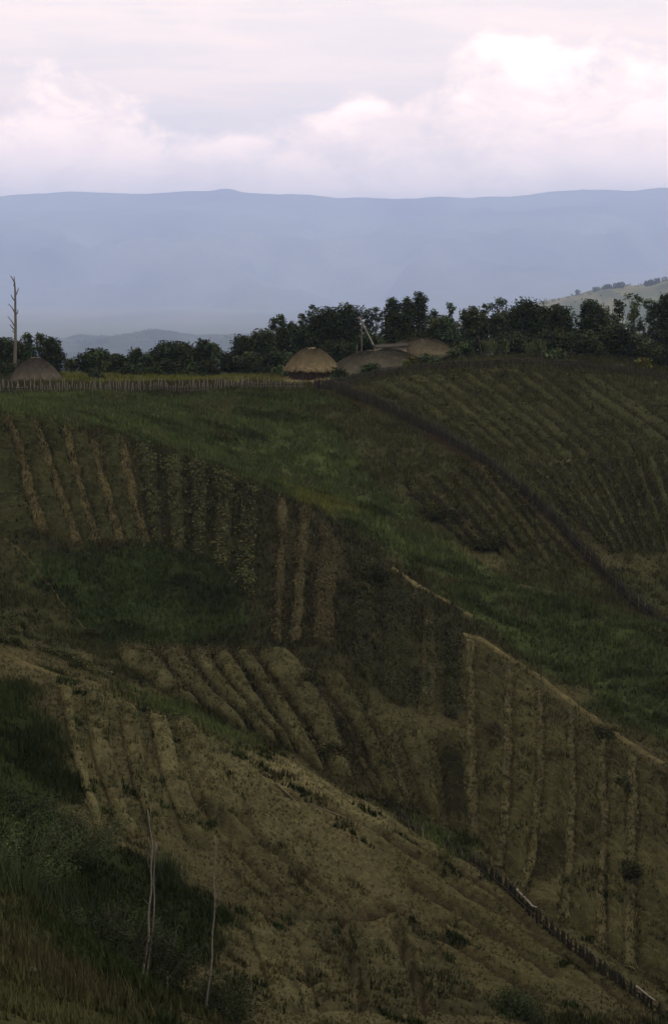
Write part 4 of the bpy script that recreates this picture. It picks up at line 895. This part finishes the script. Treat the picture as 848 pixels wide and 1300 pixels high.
# ------------------------------------------------------------------ near left: bare saplings, brush, reeds
def ground_at(u, v, dmin=14.):
    return hit(np.array([u]), np.array([v]), dmin)[0]
def sapling(label, pxs, D, r0, r1, twigs, seed):
    g = np.random.default_rng(seed); pts = [at1(u, v, D) for u, v in pxs]; b = pts[0].copy(); b[2] = T(b[0], b[1])[0] - 0.1
    root = thing('bare_sapling', b, label, 'sapling', 'bare pale saplings in the near hollow'); P = np.array([b] + pts[1:]) - b; P = resample3(chaikin(P, 2), 16); v, f = tube(P, np.linspace(r0, r1, 16), 6); mesh('stem', v, f, M_LOG, smooth=True, parent=root)
    for k in range(twigs):
        i = int(g.integers(5, 15)); e = P[i] + np.array([g.normal(0, 0.10), g.normal(0, 0.10), g.uniform(0.2, 0.6)]); v, f = tube(limb(P[i], e, g, 4), np.linspace(r1 * 0.8, 0.004, 4), 4); mesh('twig', v, f, M_LOG, parent=root)
sapling('tall bare pale sapling left of the other, forked near the middle', [(179,1252),(183,1222),(190,1190),(188,1160),(194,1125),(191,1100),(196,1075),(190,1050),(188,1028)], 33.5, 0.042, 0.012, 5, 71)
sapling('second pale stem rising close beside the forked sapling', [(184,1245),(193,1190),(197,1150),(195,1110),(199,1070)], 33.8, 0.030, 0.010, 2, 72)
sapling('tall thin bare sapling right of the forked one, cut off at the bottom', [(261,1285),(264,1255),(270,1220),(269,1190),(274,1150),(271,1115),(275,1085),(273,1060)], 34.5, 0.036, 0.010, 5, 73)
sapling('short pale stick in the dark brush between the two saplings', [(211,1265),(213,1240)], 32.5, 0.016, 0.010, 0, 74)
sapling('short leaning stick right of the thin sapling at the bottom', [(325,1272),(316,1250)], 35.5, 0.022, 0.012, 1, 75)
def brush(name, label, u, v, dmin, w, h, n, seed, colr, leaf=0.024, group='brush in the near hollow'):
    g = np.random.default_rng(seed); b = ground_at(u, v, dmin); root = thing(name, b, label, 'bush', group); parts = []; P = []; C = []
    for k in range(n):
        th = g.uniform(0, 2 * pi); R = w * 0.5 * math.sqrt(g.uniform(0, 1)); zz = h * g.uniform(0.45, 1.0) * (1 - 0.5 * (R / (w * 0.5)) ** 2); e = np.array([cos(th) * R, sin(th) * R, zz]); s0 = np.array([cos(th) * R * 0.35, sin(th) * R * 0.35, -0.15]); q = limb(s0, e, g, 6, -0.1); parts.append(tube(q, np.linspace(0.014, 0.004, 6), 4))
        m = 105; t = g.uniform(0.25, 1.05, m); base = np.stack([np.interp(t, np.linspace(0, 1, 6), q[:, a]) for a in range(3)], -1); P.append(base + g.normal(0, 0.13, (m, 3))); C.append(np.tile(colr * g.uniform(0.6, 1.5), (m, 1)) * (1 + g.normal(0, 0.2, (m, 1))))
    v_, f_ = joinm(parts); mesh('stems', v_, f_, M_BARK, parent=root); P = np.vstack(P); gz = T(P[:, 0] + b[0], P[:, 1] + b[1]) - b[2]; P[:, 2] = np.maximum(P[:, 2], gz + 0.02)
    lv, lf = quads_at(P, g.uniform(0.6, 1.3, len(P)) * leaf, g, 0.4, 2.6); mesh('foliage', lv, lf, M_LEAF, np.repeat(np.clip(np.vstack(C), 0.003, 0.3), 4, 0), parent=root)
BR = np.array((0.015, 0.022, 0.008))
for k, (lb, u, v, w, h, n, cl) in enumerate([
  ('dark brush at the foot of the forked sapling', 190, 1235, 3.2, 1.5, 60, BR * 0.8),
  ('dark brush left of the forked sapling', 140, 1215, 3.2, 1.6, 60, BR),
  ('dark brush at the bottom edge below the thin sapling', 280, 1285, 2.4, 1.1, 45, BR * 0.9),
  ('green leafy brush at the left edge below the dark slope', 20, 1110, 3.4, 1.5, 60, BR * 1.5),
  ('green brush in the hollow under the pale spur strip', 95, 1090, 3.4, 1.7, 60, BR * 1.5),
  ('low dark brush on the shaded slope at the left edge', 25, 1030, 3.0, 0.7, 50, BR * 1.1),
  ('dark round bush at the bottom edge right of centre', 652, 1286, 2.0, 0.75, 45, BR * 1.1)]):
    brush('brush', lb, u, v, 14, w, h, n, 810 + k, cl)
def reeds(label, u, v, dmin, w, h, n, seed, colr):
    g = np.random.default_rng(seed); b = ground_at(u, v, dmin); root_l = b; P = np.stack([g.normal(0, w / 4, n), g.normal(0, w / 4, n), np.zeros(n)], -1); P[:, 2] = T(P[:, 0] + b[0], P[:, 1] + b[1]) - b[2]
    vv, ff, cc = tufts(P, np.tile(colr, (n, 1)) * g.uniform(0.7, 1.3, (n, 1)), g.uniform(0.5, 1, n) * h, np.full(n, 0.022), 9, seed, 0.55); o = mesh('tall_grass_clump', vv, ff, M_GRASS, cc); o.location = b; tag(o, label, 'tall grass', 'tall grass clumps in the near hollow')
RG = np.array((0.030, 0.042, 0.018))
reeds('tall green grass clump just right of the forked sapling', 208, 1115, 25, 1.1, 1.2, 60, 91, RG)
reeds('tall grass clump at the left edge above the grassy mound', 15, 1130, 14, 2.0, 0.9, 90, 92, RG)
reeds('tall grass clump left of the dark brush near the mound', 75, 1140, 14, 2.2, 0.9, 90, 93, RG * 0.9)
reeds('straw coloured grass clump on the mound at bottom left', 40, 1225, 12, 2.0, 0.40, 110, 94, TAN * 0.8)
reeds('straw coloured grass clump by the bottom edge left of the brush', 110, 1265, 12, 2.0, 0.5, 110, 95, TAN * 0.7)
# shrubs dotted about the spur and plots
for k, (lb, u, v, dm, w, h) in enumerate([
  ('low dark shrub on the grassy spur above the pale slanting path', 560, 655, 92, 4.0, 0.55),
  ('low dark shrub further down the spur crest', 610, 690, 92, 3.6, 0.5),
  ('dark shrub at the top of the overgrown plot', 470, 738, 76, 2.2, 1.2),
  ('small dark shrub beside the pale path of the lower right plot', 763, 932, 60, 1.2, 0.5),
  ('small dark shrub on the fifth long bed at right', 788, 1002, 55, 0.7, 0.5),
  ('dark shrub on the right end of the long beds', 795, 1108, 53.8, 1.2, 0.5),
  ('round grey green shrub at the lower end of the thin pale path', 116, 815, 74, 0.9, 0.6),
  ('dark clump on the terraced bed nearest the curved pair', 388, 868, 64, 1.6, 0.5),
  ('dark clump low on the terraced beds by the crest', 424, 962, 62, 1.0, 0.6)]):
    brush('shrub', lb, u, v, dm, w, h, 40 if w < 3 else 90, 850 + k, BR * np.array([1.15, 0.9, 0.95]), 0.055 if dm > 60 else 0.04, 'shrubs dotted about the gardens')
# pale stones
def stone(label, u, v, dmin, r, seed):
    g = np.random.default_rng(seed); b = ground_at(u, v, dmin); n = 7; m = 10; th = np.linspace(0.02, pi - 0.02, n)[:, None]; ph = np.arange(m)[None] / m * 2 * pi
    p = np.stack([np.sin(th) * np.cos(ph), np.sin(th) * np.sin(ph), np.cos(th) + 0 * ph], -1); p = p * (r * (1 + g.normal(0, 0.12, (n, m, 1)))) * np.array([1.3, 0.9, 0.7]); o = mesh('stone', p.reshape(-1, 3), grid_faces(n, m, True), M_GREYWOOD, smooth=True); o.location = b + np.array([0, 0, r * 0.3]); tag(o, label, 'stone')
stone('pale stone on the grassy mound at bottom left', 40, 1240, 12, 0.09, 1)
stone('small pale stone on the crest path at left', 140, 859, 40, 0.12, 2)
stone('small pale stone at the bend of the low dark fence', 610, 1112, 40, 0.07, 3)
print('grass tris', NG, 'objects', len(bpy.data.objects), 'tris', sum(len(o.data.loop_triangles) if False else len(o.data.polygons) for o in bpy.data.objects if o.type == 'MESH'))
